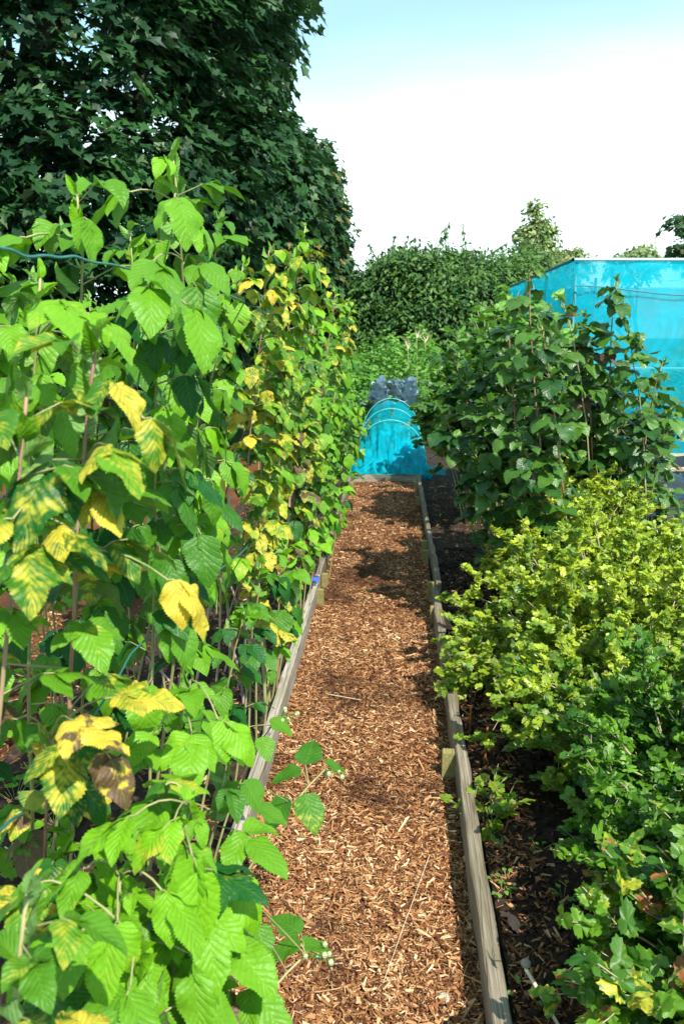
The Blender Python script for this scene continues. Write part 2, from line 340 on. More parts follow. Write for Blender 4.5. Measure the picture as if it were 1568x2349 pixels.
def net_mat(name, col, op, seed=0):
    m, t, N = mat_new(name)
    pos = N('ShaderNodeTexCoord').outputs['Object']
    no = N('ShaderNodeTexNoise', {'Vector': pos, 'Scale': 3.0 + seed, 'Detail': 5.0, 'Distortion': 1.2}).outputs['Fac']
    c = ramp(N, no, [(0.3, [x * 0.8 for x in col]), (0.7, [min(1, x * 1.1) for x in col])])
    di = N('ShaderNodeBsdfDiffuse', {'Color': c}); tr = N('ShaderNodeBsdfTranslucent', {'Color': c})
    a = N('ShaderNodeMixShader', {0: 0.5, 1: di.outputs[0], 2: tr.outputs[0]})
    gl = N('ShaderNodeBsdfGlossy', {'Color': (0.8, 0.9, 1, 1), 'Roughness': 0.4})
    a = N('ShaderNodeMixShader', {0: 0.02, 1: a.outputs[0], 2: gl.outputs[0]})
    tp = N('ShaderNodeBsdfTransparent', {'Color': (1, 1, 1, 1)})
    opn = N('ShaderNodeMapRange', {'Value': no, 'From Min': 0.3, 'From Max': 0.7, 'To Min': op - 0.1, 'To Max': op + 0.1}).outputs[0]
    x = N('ShaderNodeMixShader', {0: opn, 1: tp.outputs[0], 2: a.outputs[0]})
    N('ShaderNodeOutputMaterial', {0: x.outputs[0]})
    return m
M_NET = net_mat('turquoise_net', (0.0, 0.64, 0.80), 0.64)
M_NET2 = net_mat('tunnel_net', (0.0, 0.55, 0.68), 0.66, 3)

def chip_mat():
    m, t, N = mat_new('wood_chip')
    q = N('ShaderNodeSeparateXYZ', {0: N('ShaderNodeAttribute', attribute_name='var').outputs['Vector']})
    pos = N('ShaderNodeTexCoord').outputs['Object']
    no = N('ShaderNodeTexNoise', {'Vector': pos, 'Scale': 260.0, 'Detail': 3.0}).outputs['Fac']
    c = ramp(N, q.outputs[0], [(0.0, (0.05, 0.017, 0.008)), (0.25, (0.14, 0.048, 0.018)), (0.5, (0.33, 0.13, 0.044)), (0.75, (0.63, 0.33, 0.14)), (1.0, (0.88, 0.64, 0.38))])
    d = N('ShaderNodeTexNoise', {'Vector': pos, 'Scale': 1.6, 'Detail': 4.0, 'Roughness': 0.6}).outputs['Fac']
    dark_patch = ramp(N, d, [(0.36, (0.32, 0.28, 0.26)), (0.47, (1, 1, 1))])  # low-frequency noise darkens the chips in broad random patches
    c = N('ShaderNodeMix', {0: 1.0, 6: c, 7: dark_patch}, data_type='RGBA', blend_type='MULTIPLY').outputs[2]
    c = N('ShaderNodeMix', {0: 1.0, 6: c, 7: ramp(N, no, [(0.3, 0.6), (0.7, 1.0)])}, data_type='RGBA', blend_type='MULTIPLY').outputs[2]
    p = N('ShaderNodeBsdfPrincipled', {'Base Color': c, 'Roughness': 0.7, 'Specular IOR Level': 0.3})
    N('ShaderNodeOutputMaterial', {0: p.outputs[0]})
    return m
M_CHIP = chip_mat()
def ground_mat(name, cols, s1, s2, bump):
    m, t, N = mat_new(name)
    pos = N('ShaderNodeTexCoord').outputs['Object']
    n1 = N('ShaderNodeTexNoise', {'Vector': pos, 'Scale': s1, 'Detail': 8.0, 'Roughness': 0.7}).outputs['Fac']
    n2 = N('ShaderNodeTexNoise', {'Vector': pos, 'Scale': s2, 'Detail': 4.0}).outputs['Fac']
    c = ramp(N, n1, [(0.3, cols[0]), (0.5, cols[1]), (0.7, cols[2])])
    c = N('ShaderNodeMix', {0: 1.0, 6: c, 7: ramp(N, n2, [(0.35, 0.55), (0.6, 1.0)])}, data_type='RGBA', blend_type='MULTIPLY').outputs[2]
    bp = N('ShaderNodeBump', {'Height': n1, 'Strength': bump, 'Distance': 0.02})
    p = N('ShaderNodeBsdfPrincipled', {'Base Color': c, 'Roughness': 0.9, 'Specular IOR Level': 0.2, 'Normal': bp.outputs[0]})
    N('ShaderNodeOutputMaterial', {0: p.outputs[0]})
    return m
M_SOIL = ground_mat('soil', [(0.018, 0.012, 0.008), (0.045, 0.030, 0.020), (0.11, 0.075, 0.050)], 35.0, 3.0, 0.8)
M_MULCH = ground_mat('mulch_base', [(0.04, 0.015, 0.007), (0.15, 0.06, 0.022), (0.30, 0.13, 0.05)], 90.0, 2.0, 0.8)
M_FIELD = ground_mat('field', [(0.03, 0.05, 0.012), (0.06, 0.10, 0.02), (0.11, 0.13, 0.04)], 6.0, 0.6, 0.5)

# ------------------------------------------------------------------ ground, path, beds
XR, XL = 0.262, -0.452            # inner faces of the right and left edging boards
def sheet(name, x0, x1, y0, y1, step, zf, mat, kind='structure'):
    nx = max(2, int((x1 - x0) / step) + 1); ny = max(2, int((y1 - y0) / step) + 1)
    X, Y = np.meshgrid(np.linspace(x0, x1, nx), np.linspace(y0, y1, ny)); Z = zf(X, Y)
    a = (np.arange(ny - 1)[:, None] * nx + np.arange(nx - 1)[None]).ravel()
    mb = MB(); mb.add(np.stack([X, Y, Z], -1).reshape(-1, 3), np.stack([a, a + 1, a + nx + 1, a + nx], -1))
    return tag(mb.build(name, mat, origin=(0, 0, 0)), kind=kind)
sheet('ground', -250, 250, -30, 500, 10, lambda x, y: -0.08 + 0 * x, M_FIELD)
def z_path(x, y): return 0.012 * vnoise(x, y, 5, 3) + 0.006 * vnoise(x, y, 22, 4) + 0.0
def z_bedR(x, y): return 0.02 + 0.035 * vnoise(x, y, 3.0, 5) + 0.03 * vnoise(x, y, 11, 6) + 0.012 * vnoise(x, y, 40, 7) + 0.02 * np.clip(x - .4, 0, 2)
def z_bedL(x, y): return 0.005 + 0.03 * vnoise(x, y, 4, 8) + 0.02 * vnoise(x, y, 14, 9) + 0.008 * vnoise(x, y, 45, 2)
sheet('path', XL - .01, XR, -0.4, 9.12, 0.02, z_path, M_MULCH)
sheet('right_bed_soil', XR + 0.035, 4.5, -0.4, 9.0, 0.03, z_bedR, M_SOIL)
sheet('left_bed_soil', -1.45, XL - 0.035, -0.4, 14, 0.03, z_bedL, M_SOIL)
sheet('far_bed_soil', XL - 0.03, 5, 9.2, 16, 0.08, lambda x, y: z_bedL(x, y) - 0.01, M_SOIL)
sheet('side_path', -4.2, -1.45, -0.4, 12, 0.04, lambda x, y: z_path(x, y) + 0.0, M_MULCH)

def chips(name, label, areas, seed, lo=0.005, hi=0.027, zf=z_path, bright=0.0):
    r = RS(seed); X = []; Y = []; SZ = []
    for (x0, x1, y0, y1, n) in areas:
        X.append(r.uniform(x0, x1, n)); Y.append(y0 + (y1 - y0) * r.rand(n)); SZ.append(np.ones(n))
    X = np.concatenate(X); Y = np.concatenate(Y); n = len(X)
    Ln = lo + (hi - lo) * r.rand(n) ** 2.6; Wd = Ln * r.uniform(0.07, 0.34, n); Wd = np.clip(Wd, 0.0016, 0.012); Th = Wd * r.uniform(0.25, 0.7, n)
    big = r.rand(n) < 0.012; Ln = np.where(big, Ln + .03 + .03 * r.rand(n), Ln); chunk = r.rand(n) < .02; Wd = np.where(chunk, .008 + .008 * r.rand(n), Wd); Ln = np.where(chunk, .014 + .02 * r.rand(n), Ln)
    yaw = r.uniform(0, 6.283, n); tilt = r.normal(0, 0.30, n); roll = r.normal(0, 0.5, n)
    Z = zf(X, Y) + 0.002 + 0.014 * r.rand(n) ** 1.5 * np.clip(1 - np.abs(tilt), .2, 1) + np.abs(np.sin(tilt)) * Ln * 0.3
    tpl = np.array([[-.5, -.5, -.5], [.5, -.32, -.5], [.5, .32, -.5], [-.5, .5, -.5], [-.46, -.42, .5], [.42, -.25, .5], [.42, .3, .5], [-.46, .4, .5]])
    P = tpl[None] * np.stack([Ln, Wd, Th], -1)[:, None]
    P[:, :, 0:2] *= (1 + 0.35 * r.uniform(-1, 1, (n, 8, 1)))
    P[:, :, 2] += (P[:, :, 0] ** 2) * r.uniform(-8, 8, (n, 1))
    c, s = np.cos(roll)[:, None], np.sin(roll)[:, None]; y_, z_ = P[..., 1] * c - P[..., 2] * s, P[..., 1] * s + P[..., 2] * c
    c, s = np.cos(tilt)[:, None], np.sin(tilt)[:, None]; x_, z_ = P[..., 0] * c - z_ * s, P[..., 0] * s + z_ * c
    c, s = np.cos(yaw)[:, None], np.sin(yaw)[:, None]; xx, yy = x_ * c - y_ * s, x_ * s + y_ * c
    V = np.stack([xx + X[:, None], yy + Y[:, None], z_ + Z[:, None]], -1)
    F = np.array([[4, 5, 6, 7], [0, 1, 5, 4], [1, 2, 6, 5], [2, 3, 7, 6], [3, 0, 4, 7]])
    Fa = (F[None] + (np.arange(n) * 8)[:, None, None]).reshape(-1, 4)
    cv = np.clip(r.beta(2.0, 2.0, n) + bright + 0.10 * (vnoise(X, Y, 4, 12) - .5), 0, 1)
    var = np.repeat(np.stack([cv, r.rand(n), r.rand(n)], -1), 8, 0)
    mb = MB(); mb.add(V.reshape(-1, 3), Fa, 0, None, var)
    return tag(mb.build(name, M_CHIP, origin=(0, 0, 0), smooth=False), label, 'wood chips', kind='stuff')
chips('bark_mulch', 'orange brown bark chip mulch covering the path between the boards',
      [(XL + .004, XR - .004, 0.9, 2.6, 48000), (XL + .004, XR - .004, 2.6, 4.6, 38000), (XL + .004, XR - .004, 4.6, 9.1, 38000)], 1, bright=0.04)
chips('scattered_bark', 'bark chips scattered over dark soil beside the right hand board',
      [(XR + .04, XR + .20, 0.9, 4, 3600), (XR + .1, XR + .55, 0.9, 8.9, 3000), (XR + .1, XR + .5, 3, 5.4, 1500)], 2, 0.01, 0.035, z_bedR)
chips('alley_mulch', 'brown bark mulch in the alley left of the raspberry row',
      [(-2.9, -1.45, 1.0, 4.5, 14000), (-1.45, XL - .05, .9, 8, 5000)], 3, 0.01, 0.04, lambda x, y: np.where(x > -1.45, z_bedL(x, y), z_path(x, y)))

def clods(name, n, area, seed, zf, mat, lab, cat):
    r = RS(seed); mb = MB()
    t = np.array([[0, 0, 1], [1, 0, 0], [0, 1, 0], [-1, 0, 0], [0, -1, 0], [0, 0, -1]], float)
    F = np.array([[0, 1, 2], [0, 2, 3], [0, 3, 4], [0, 4, 1], [5, 2, 1], [5, 3, 2], [5, 4, 3], [5, 1, 4]])
    X = r.uniform(area[0], area[1], n); Y = r.uniform(area[2], area[3], n); s = 0.003 + 0.024 * r.rand(n) ** 3.5
    V = t[None] * s[:, None, None] * r.uniform(.6, 1.3, (n, 6, 3)) + np.stack([X, Y, zf(X, Y) + s * .4], -1)[:, None]
    mb.add(V.reshape(-1, 3), (F[None] + (np.arange(n) * 6)[:, None, None]).reshape(-1, 3))
    return tag(mb.build(name, mat, origin=(0, 0, 0), smooth=False), lab, cat, kind='stuff')
clods('soil_crumbs', 9000, (XR + .05, 1.6, .9, 6), 5, z_bedR, M_SOIL, 'dark crumbs of loose soil lying over the right hand bed', 'soil')

# ------------------------------------------------------------------ timber edging
def board(name, label, p0, p1, thick, z0, z1, mat, group='timber edging boards along the path', seed=0, caps=True):
    """p0, p1: ends of the board's centre line (x, y)"""
    r = RS(seed); p0 = np.array(p0, float); p1 = np.array(p1, float); Ln = np.linalg.norm(p1 - p0); n = max(4, int(Ln / 0.06))
    d = (p1 - p0) / Ln; ang = math.atan2(-d[0], d[1])
    b = 0.004
    prof = np.array([[-thick / 2, z0], [-thick / 2, z1 - b], [-thick / 2 + b, z1], [thick / 2 - b, z1], [thick / 2, z1 - b], [thick / 2, z0]])
    ys = np.linspace(0, Ln, n); V = []
    for i, y in enumerate(ys):
        j = 0.004 * (vnoise(np.array([y]), np.array([seed * 7.1]), 9, 1)[0] - .5) * 2
        for k, (a, z) in enumerate(prof):
            V.append([a + j + r.normal(0, .0005), y, z + 0.6 * j + (r.normal(0, .0006) if k not in (0, 5) else 0)])
    m = 6; F = []
    for i in range(n - 1):
        for k in range(m):
            F.append([i * m + k, i * m + (k + 1) % m, (i + 1) * m + (k + 1) % m, (i + 1) * m + k])
    mb = MB(); mb.add(np.array(V), [np.array(F), np.array([[0, 5, 4, 1], [1, 4, 3, 2]]), np.array([[(n - 1) * m + q for q in (0, 1, 4, 5)], [(n - 1) * m + q for q in (1, 2, 3, 4)]])])
    o = mb.build(name, mat, origin=(0, 0, 0), smooth=False)
    o.location = (p0[0], p0[1], 0); o.rotation_euler = (0, 0, ang)
    return tag(o, label, 'board', group)
GB = 'timber edging boards along the path'
tR = 0.042
board('edging_board', 'grey knotted edging board on the right, nearest and longest one', (XR - .008, 0.55), G(998, 1348, .13)[:2] + (0.0, 0), tR, -.03, .13, M_WOOD, seed=1)
a = G(1000, 1345, .10); b_ = G(987, 1250, .10)
board('edging_board', 'short middle edging board of the right side, between two taller pegs', (XR + .028, a[1] + .02), (XR + .030, b_[1]), .034, -.03, .105, M_WOOD, seed=2)
board('edging_board', 'far edging board of the right side ending at the turquoise tunnel', (XR + .026, b_[1] + .01), (XR + .02, 9.12), .034, -.03, .10, M_WOOD, seed=3)
a = G(742, 1322, .11); b_ = G(786, 1178, .10)
board('edging_board', 'bleached edging board of the left side under the nearest raspberry canes', (XL - .004, 0.55), (XL - .018, a[1]), .040, -.03, .12, M_WOOD2, seed=4)
board('edging_board', 'brown middle edging board of the left side beyond the blue taped end', (XL - .016, a[1] + .01), (XL - .018, b_[1]), .032, -.03, .11, M_WOOD, seed=5)
board('edging_board', 'far edging board of the left side beneath yellowing raspberry leaves', (XL - .02, b_[1] + .01), (XL - .014, 9.12), .032, -.03, .10, M_WOOD, seed=6)
board('edging_board', 'grey cross board closing the far end of the path below the tunnel', (XL - .05, 9.155), (XR + .06, 9.155), .035, -.03, .085, M_WOOD2, seed=7)
mb = MB(); q = G(742, 1322, .121)
tube(mb, [(XL - .018, q[1] - .13, .1215), (XL - .018, q[1] - .02, .1215)], .015, 4)
V = np.concatenate(mb.V); c_ = V.mean(0); V[:, 2] = np.where(V[:, 2] > c_[2], .1225, .1205); V[:, 0] = np.where(V[:, 0] > c_[0], c_[0] + .021, c_[0] - .021); mb.V = [V]
tag(mb.build('blue_label', M_BLUE, smooth=False), 'small blue plastic label on the far end of the bleached board', 'label')

def peg(label, x, y, w, d, h, lean=0.0, seed=0):
    r = RS(seed); mb = MB(); b = .003
    V = []
    for z, s in ((-.05, 1), (h - b, 1), (h, .9)):
        for sx_, sy_ in ((-1, -1), (1, -1), (1, 1), (-1, 1)):
            V.append([sx_ * w / 2 * s + z * lean, sy_ * d / 2 * s + r.normal(0, .0008), z + r.normal(0, .001) * (z > 0)])
    F = [[i * 4 + k, i * 4 + (k + 1) % 4, i * 4 + 4 + (k + 1) % 4, i * 4 + 4 + k] for i in range(2) for k in range(4)] + [[8, 9, 10, 11]]
    mb.add(np.array(V), np.array(F)); o = mb.build('wooden_peg', M_PEG, origin=(0, 0, 0), smooth=False)
    o.location = (x, y, 0); return tag(o, label, 'peg', 'wooden pegs holding the edging boards')
def pegR(px, py, h, label, w=.04, seed=0):
    g = G(px, py, h); peg(label, XR - w / 2 - .003 - max(0, .024 * (4.2 - g[1]) / 3.6) * (g[1] < 4), g[1], w, .035, h, 0, seed)
def pegL(px, py, h, label, w=.04, seed=0):
    g = G(px, py, h); peg(label, XL + w / 2 + .003, g[1], w, .035, h, 0, seed)
pegR(1018, 1722, .12, 'stout yellowish peg against the nearest right board, standing alone', .058, 1)
pegR(970, 1390, .12, 'tall peg just before the joint of the right boards, nearer of the pair', .042, 2)
pegR(970, 1335, .12, 'tall greenish peg just beyond the joint of the nearest right board', .042, 3)
pegR(970, 1262, .11, 'shaded right peg by the second joint, nearer of the close pair', .04, 4)
pegR(970, 1240, .11, 'shaded right peg by the second joint, farther of the close pair', .04, 5)
pegR(955, 1140, .10, 'dark low peg on the far right board', .04, 6)
pegR(950, 1104, .10, 'last right peg in the corner by the turquoise net', .04, 7)
pegL(748, 1352, .10, 'nearer of the two pale pegs under the blue label on the left', .042, 8)
pegL(760, 1316, .10, 'farther of the two pale pegs under the blue label on the left', .042, 9)
pegL(790, 1180, .10, 'single peg halfway along the far left boards', .042, 10)
pegL(812, 1106, .10, 'last left peg in the corner by the turquoise net', .042, 11)

# ------------------------------------------------------------------ canes (raspberry, blackberry)
def rot(v, ax, a):
    ax = nrm(ax); v = np.asarray(v, float); c, s = math.cos(a), math.sin(a)
    return v * c + np.cross(ax, v) * s + ax * np.dot(ax, v) * (1 - c)
def compound(lv, mbs, r, o, az, size, yel, brn, young, droop, nleaf, wr, light, out_el=None, petl=None, tone=None):
    """one compound leaf: petiole, rachis, 3 or 5 leaflets"""
    el = math.radians(r.uniform(5, 40)) if out_el is None else out_el
    h = np.array([math.cos(az), math.sin(az), 0]); up = np.array([0, 0, 1.0])
    pl = size * r.uniform(.5, .8) if petl is None else petl
    e1 = o + (h * math.cos(el) + up * math.sin(el)) * pl
    e2 = e1 + (h * math.cos(el - .5) + up * math.sin(el - .5)) * size * .22
    tube(mbs, bez(o, o + (h * math.cos(el) + up * math.sin(el)) * pl * .6, e1, 4), size * .016, 4, 1, cap=False)
    tube(mbs, [e1, (e1 + e2) / 2, e2], size * .013, 4, 1, cap=False)
    dr = math.radians(droop - 6 + r.uniform(-28, 24))
    tv = np.clip((r.normal(.5, .22) if tone is None else tone) + .35 * young, 0, 1)
    def leaflet(p, yaw_, L_, extra=0):
        hh = np.array([math.cos(az + yaw_), math.sin(az + yaw_), 0])
        a = -(dr + extra)
        d = hh * math.cos(a) + up * math.sin(a); n = -hh * math.sin(a) + up * math.cos(a)
        n = rot(n, d, r.uniform(-.35, .35))
        y_ = np.clip(yel + r.normal(0, .10), 0, 1) if yel > 0.02 else 0.0
        lv.add(p, d, n, L_, L_ * wr * r.uniform(.9, 1.1), bend=r.uniform(.25, .85) + young * .4, fold=r.uniform(.05, .35) + young * .5, curl=r.uniform(.0, .3) + y_ * .35,
               und=r.uniform(.012, .035) + y_ * .02, ph=r.rand(), var=(np.clip(tv + r.normal(0, .07), 0, 1), y_, brn))
    leaflet(e2, r.uniform(-.15, .15), size * r.uniform(.95, 1.1))
    leaflet(e1 + (e2 - e1) * .1, .98 + r.uniform(-.2, .2), size * .84, r.uniform(-.25, .1))
    leaflet(e1 + (e2 - e1) * .1, -.98 + r.uniform(-.2, .2), size * .84, r.uniform(-.25, .1))
    if nleaf == 5 and r.rand() < .6:
        leaflet(e1 - h * pl * .15, 1.25, size * .62); leaflet(e1 - h * pl * .15, -1.25, size * .62)
N_LEAF = [0]
def bud(p, r, t, stalk=None):
    m = MB(); ball(m, p, .0042 + .0015 * r.rand(), 1.15); lf = Leaves(T_MIN)
    for q in range(5):
        a = q * 1.257; lf.add(p - [0, 0, .002], (math.cos(a), math.sin(a), .5), (-math.cos(a) * .5, -math.sin(a) * .5, 1), .011, .005, bend=-.5, var=(.6, .3, 0))
    lf.flush(m, 1)
    if stalk is not None: tube(m, [stalk, p], .0009, 4, 1, cap=False)
    m.build('flower_bud', [M_BUD, M_RASP], t)
def cane(label, top, base, name='raspberry_cane', cat='raspberry cane', n=26, start=.38, size=.095, yel=.0, brn=0.0, lod='mid', droop=45, seed=0, rad=.0045, stem=None,
         mat=None, group='raspberry canes in the row', nleaf=3, wr=.68, bow=.06, tone=.5, extra=(), buds=0, bias=None, yel_top=None):
    r = RS(seed + 100)
    if lod == 'hi': size *= .87; n = int(n * 1.3); wr = min(wr, .63); extra = [(e[0], e[1], e[2], e[3] * .84, *e[4:]) for e in extra]
    top = np.array(top, float); base = np.array([base[0], base[1], 0.0]); H = top[2]
    mid = (top + base) / 2 + np.array([r.normal(0, bow), r.normal(0, bow), H * .12])
    P = bez(base, mid, top, 16); P += r.normal(0, .0025, P.shape) * np.linspace(0, 1, 16)[:, None]
    t = thing(name, base, label, cat, group)
    ms = MB(); tube(ms, P, np.linspace(rad, rad * .45, 16), 7)
    T = {'hi': T_HI, 'mid': T_MID, 'lo': T_LO}[lod]; lv = Leaves(T)
    az = r.uniform(0, 6.28)
    for i in range(n):
        f = start + (1 - start) * max(0, (i + r.uniform(-.3, .3)) / n) ** .82; f = min(max(f, 0), .985)
        x = f * 15; k = int(x); o = P[k] + (P[min(k + 1, 15)] - P[k]) * (x - k)
        az += 2.4 + r.uniform(-.4, .4)
        a = az
        if bias is not None and r.rand() < bias[1]: a = bias[0] + r.uniform(-.9, .9)
        tp = max(0, (f - .90) / .10)
        s = size * (1 - .40 * tp) * r.uniform(.62, 1.22) * (1 if f > .3 else .85)
        y_ = yel * r.uniform(.5, 1.35) if yel_top is None else (yel + (yel_top - yel) * f)
        b_ = brn if r.rand() < .6 else (.55 if r.rand() < .03 else 0.0)
        compound(lv, ms, r, o, a, s, y_, b_, tp, droop + (0 if tp < .3 else -15), nleaf, wr, 0, tone=np.clip(tone - .08 + r.normal(0, .3), 0, 1))
    # closed young leaves at the tip
    for k in range(9):
        d = nrm(np.array([r.normal(0, .5), r.normal(0, .5), 1.0 - .09 * k])); n_ = nrm(np.cross(d, [r.normal(), r.normal(), .1]))
        lv.add(P[-1] + (P[-3] - P[-1]) * (k / 9) ** 1.5, d, n_, size * (.38 + .04 * k), size * (.14 + .03 * k), bend=.7, fold=.9, curl=0, und=.02, ph=r.rand(), var=(min(1, tone + .4), max(yel * .6, .12), 0))
    for e in extra:                   # leaves placed by hand: (px, py, Y, size, yellow, brown, azimuth deg, droop deg, tone)
        p = U(e[0], e[1], e[2]); j = np.argmin(np.abs(P[:, 2] - (p[2] - .01))); o = P[j]; dv = p - o; azv = math.atan2(dv[1], dv[0]) if e[6] is None else math.radians(e[6])
        ms2 = bez(o, (o + p) / 2 + [0, 0, .03], p, 6); tube(ms, ms2, e[3] * .018, 5, 1, cap=False)
        compound(lv, ms, r, p, azv, e[3], e[4], e[5], 0, e[7], 3, wr, 0, out_el=.1, petl=e[3] * .1, tone=e[8])
    st = ms.build('stem', [stem or M_STEM_GRN, M_STEM_GRN], t)
    mf = MB(); N_LEAF[0] += len(lv.R); lv.flush(mf); mf.build('foliage', mat or M_RASP, t)
    for k in range(buds): bud(P[-1] + np.array([r.normal(0, .018), r.normal(0, .018), r.uniform(-.01, .03)]), r, t)
    return t
def ball(mb, c, r_, sq=1.0, mat=0, nu=8, nv=6):
    V = [[0, 0, r_ * sq]]
    for i in range(1, nv):
        a = math.pi * i / nv
        for k in range(nu): V.append([r_ * math.sin(a) * math.cos(6.2832 * k / nu), r_ * math.sin(a) * math.sin(6.2832 * k / nu), r_ * sq * math.cos(a)])
    V.append([0, 0, -r_ * sq]); F3 = []; F4 = []
    for k in range(nu):
        F3.append([0, 1 + k, 1 + (k + 1) % nu]); b = 1 + (nv - 2) * nu; F3.append([len(V) - 1, b + (k + 1) % nu, b + k])
        for i in range(nv - 2): F4.append([1 + i * nu + k, 1 + (i + 1) * nu + k, 1 + (i + 1) * nu + (k + 1) % nu, 1 + i * nu + (k + 1) % nu])
    mb.add(np.array(V) + np.asarray(c), [np.array(F3), np.array(F4)], mat)

CAMSIDE = -0.7       # azimuth (rad) facing the camera and the path: towards +x, -y
# --- tall green canes, left
cane('tallest raspberry cane, its curling tip topping the whole row', U(392, 345, 1.75), (-.72, 2.05), n=26, start=.30, size=.105, lod='hi', droop=50, seed=1, tone=.62, bias=(CAMSIDE, .35), rad=.005,
     extra=[(400, 455, 1.62, .12, .0, 0, -60, 62, .75), (300, 440, 1.7, .11, 0, 0, 200, 35, .75), (350, 600, 1.5, .13, .05, 0, -50, 60, .55), (440, 650, 1.5, .12, 0, 0, -60, 75, .5)])
cane('fresh green cane with a slender upright tip above the upper wire', U(178, 440, 1.55), (-.9, 1.8), n=24, start=.3, size=.105, lod='hi', droop=48, seed=2, tone=.6, bias=(CAMSIDE, .35), rad=.005,
     extra=[(60, 545, 1.5, .11, 0, 0, 190, 40, .75), (190, 500, 1.45, .09, 0, 0, -50, 65, .7), (120, 760, 1.3, .12, 0, 0, 215, 55, .7)])
cane('green cane leaning out of frame at the left edge', U(-40, 520, 1.5), (-1.05, 1.7), n=22, start=.3, size=.105, lod='hi', droop=48, seed=3, tone=.55, bias=(CAMSIDE, .4))
cane('short cane with a bright lime tip just under the upper wire', U(95, 640, 1.25), (-.75, 1.5), n=20, start=.3, size=.10, lod='hi', droop=50, seed=4, tone=.75, yel=.1, bias=(CAMSIDE, .4),
     extra=[(130, 690, 1.15, .11, .12, 0, -50, 60, .95), (190, 720, 1.15, .11, .3, 0, -20, 55, .9)])
cane('cane with dark drooping leaves right of the tallest tip', U(500, 500, 2.1), (-.66, 2.3), n=24, start=.3, size=.10, lod='hi', droop=55, seed=5, tone=.45, bias=(CAMSIDE, .4))
cane('leafy cane half hidden behind the tallest cane', U(300, 520, 2.2), (-.95, 2.4), n=22, start=.3, size=.10, lod='mid', droop=50, seed=6, tone=.45, bias=(CAMSIDE, .4))
cane('broad leaved dark green cane in the middle of the near thicket', U(360, 700, 1.6), (-.6, 1.75), n=22, start=.22, size=.115, lod='hi', droop=58, seed=7, tone=.4, bias=(CAMSIDE, .6),
     extra=[(430, 700, 1.4, .13, 0, 0, -55, 68, .6), (350, 650, 1.35, .13, .0, 0, -80, 55, .6), (450, 1210, 1.6, .13, .02, .0, -60, 60, .28), (370, 1190, 1.65, .13, .02, .0, -110, 55, .3), (480, 1100, 1.75, .11, 0, 0, -60, 65, .3)])
cane('deep green cane behind the left edge of the thicket', U(30, 780, 1.5), (-.95, 1.6), n=20, start=.2, size=.115, lod='hi', droop=50, seed=8, tone=.4, bias=(CAMSIDE, .5))
cane('dark leaved cane showing beneath the mottled leaves', U(230, 820, 1.65), (-.8, 1.7), n=20, start=.32, size=.11, lod='hi', droop=55, seed=9, tone=.3, bias=(CAMSIDE, .6))
# --- near mottled canes with red stems
cane('near red stemmed cane with yellow mottled leaves on bending stalks', U(215, 760, .95), (-.50, .98), n=13, start=.62, size=.105, lod='hi', droop=35, seed=11, tone=.2, yel=.36, stem=M_STEM_RED, rad=.0042, bias=(0.3, .35), bow=.02,
     extra=[(240, 1020, .88, .085, .5, 0, -50, 50, .5), (330, 960, .92, .09, .42, 0, 0, 55, .3), (210, 1120, .9, .07, .58, 0, -40, 60, .6), (30, 1190, .82, .085, .48, 0, 200, 45, .4),
            (300, 1300, .98, .075, .86, .05, 190, 15, .8), (385, 1330, .96, .09, .84, .12, -10, 50, .7)])
cane('near pink stemmed cane rising from the bottom left corner', U(115, 1700, .95), (-.56, 1.0), n=5, start=.72, size=.085, lod='hi', droop=35, seed=12, tone=.5, yel=.85, brn=.3, stem=M_STEM_RED, rad=.004, bow=.01,
     extra=[(160, 1650, .85, .075, .95, .42, -20, 20, .9), (235, 1720, .86, .07, .9, .5, -40, 60, .9), (260, 1600, .95, .09, .72, .1, 20, 10, .6), (40, 1650, .9, .08, .5, .75, 180, 20, .4)])
cane('near mottled cane whose leaves hang over the left edge', U(60, 900, .85), (-.62, .9), n=10, start=.7, size=.10, lod='hi', droop=40, seed=13, tone=.2, yel=.34, stem=M_STEM_RED, bias=(0.2, .3), bow=.02)
# --- foreground, low
cane('low bright lime cane with a yellow green tip in the foreground', U(440, 1850, .92), (-.42, 1.0), n=15, start=.35, size=.082, lod='hi', droop=30, seed=14, tone=.85, yel=.15, bias=(CAMSIDE, .4), bow=.02,
     extra=[(310, 1870, .85, .085, .12, 0, 215, 35, .95), (400, 1880, .86, .07, .25, 0, 230, 30, 1), (440, 1960, .85, .10, .1, 0, -60, 55, .95), (380, 1800, .92, .08, .2, 0, 80, 0, .95)])
cane('short foreground cane with broad light green leaves at frame bottom', U(280, 2010, .85), (-.46, .9), n=13, start=.3, size=.085, lod='hi', droop=35, seed=15, tone=.75, yel=.12, bias=(CAMSIDE, .4), bow=.02,
     extra=[(200, 1990, .82, .085, .22, 0, 215, 40, .6), (270, 2110, .78, .085, .1, 0, -90, 40, .95), (370, 2040, .82, .085, .05, 0, -30, 35, .9), (440, 2190, .85, .09, 0, 0, -70, 55, .75), (340, 2200, .82, .085, .03, 0, -100, 50, .8)])
cane('upright foreground cane with pale tip beside the edging board', U(440, 1560, 1.2), (-.5, 1.25), n=13, start=.4, size=.085, lod='hi', droop=25, seed=16, tone=.85, yel=.08, bias=(CAMSIDE, .4), bow=.02,
     extra=[(360, 1680, 1.1, .085, .1, 0, 200, 30, .9), (440, 1680, 1.08, .09, 0.05, 0, -80, 40, .95), (500, 1650, 1.1, .085, .05, 0, -20, 50, .9)])
cane('dark mottled blurred cane in the bottom left corner', U(60, 2060, .62), (-.42, .6), n=9, start=.6, size=.085, lod='hi', droop=30, seed=17, tone=.08, yel=.34, bias=(0, .3), bow=.01)
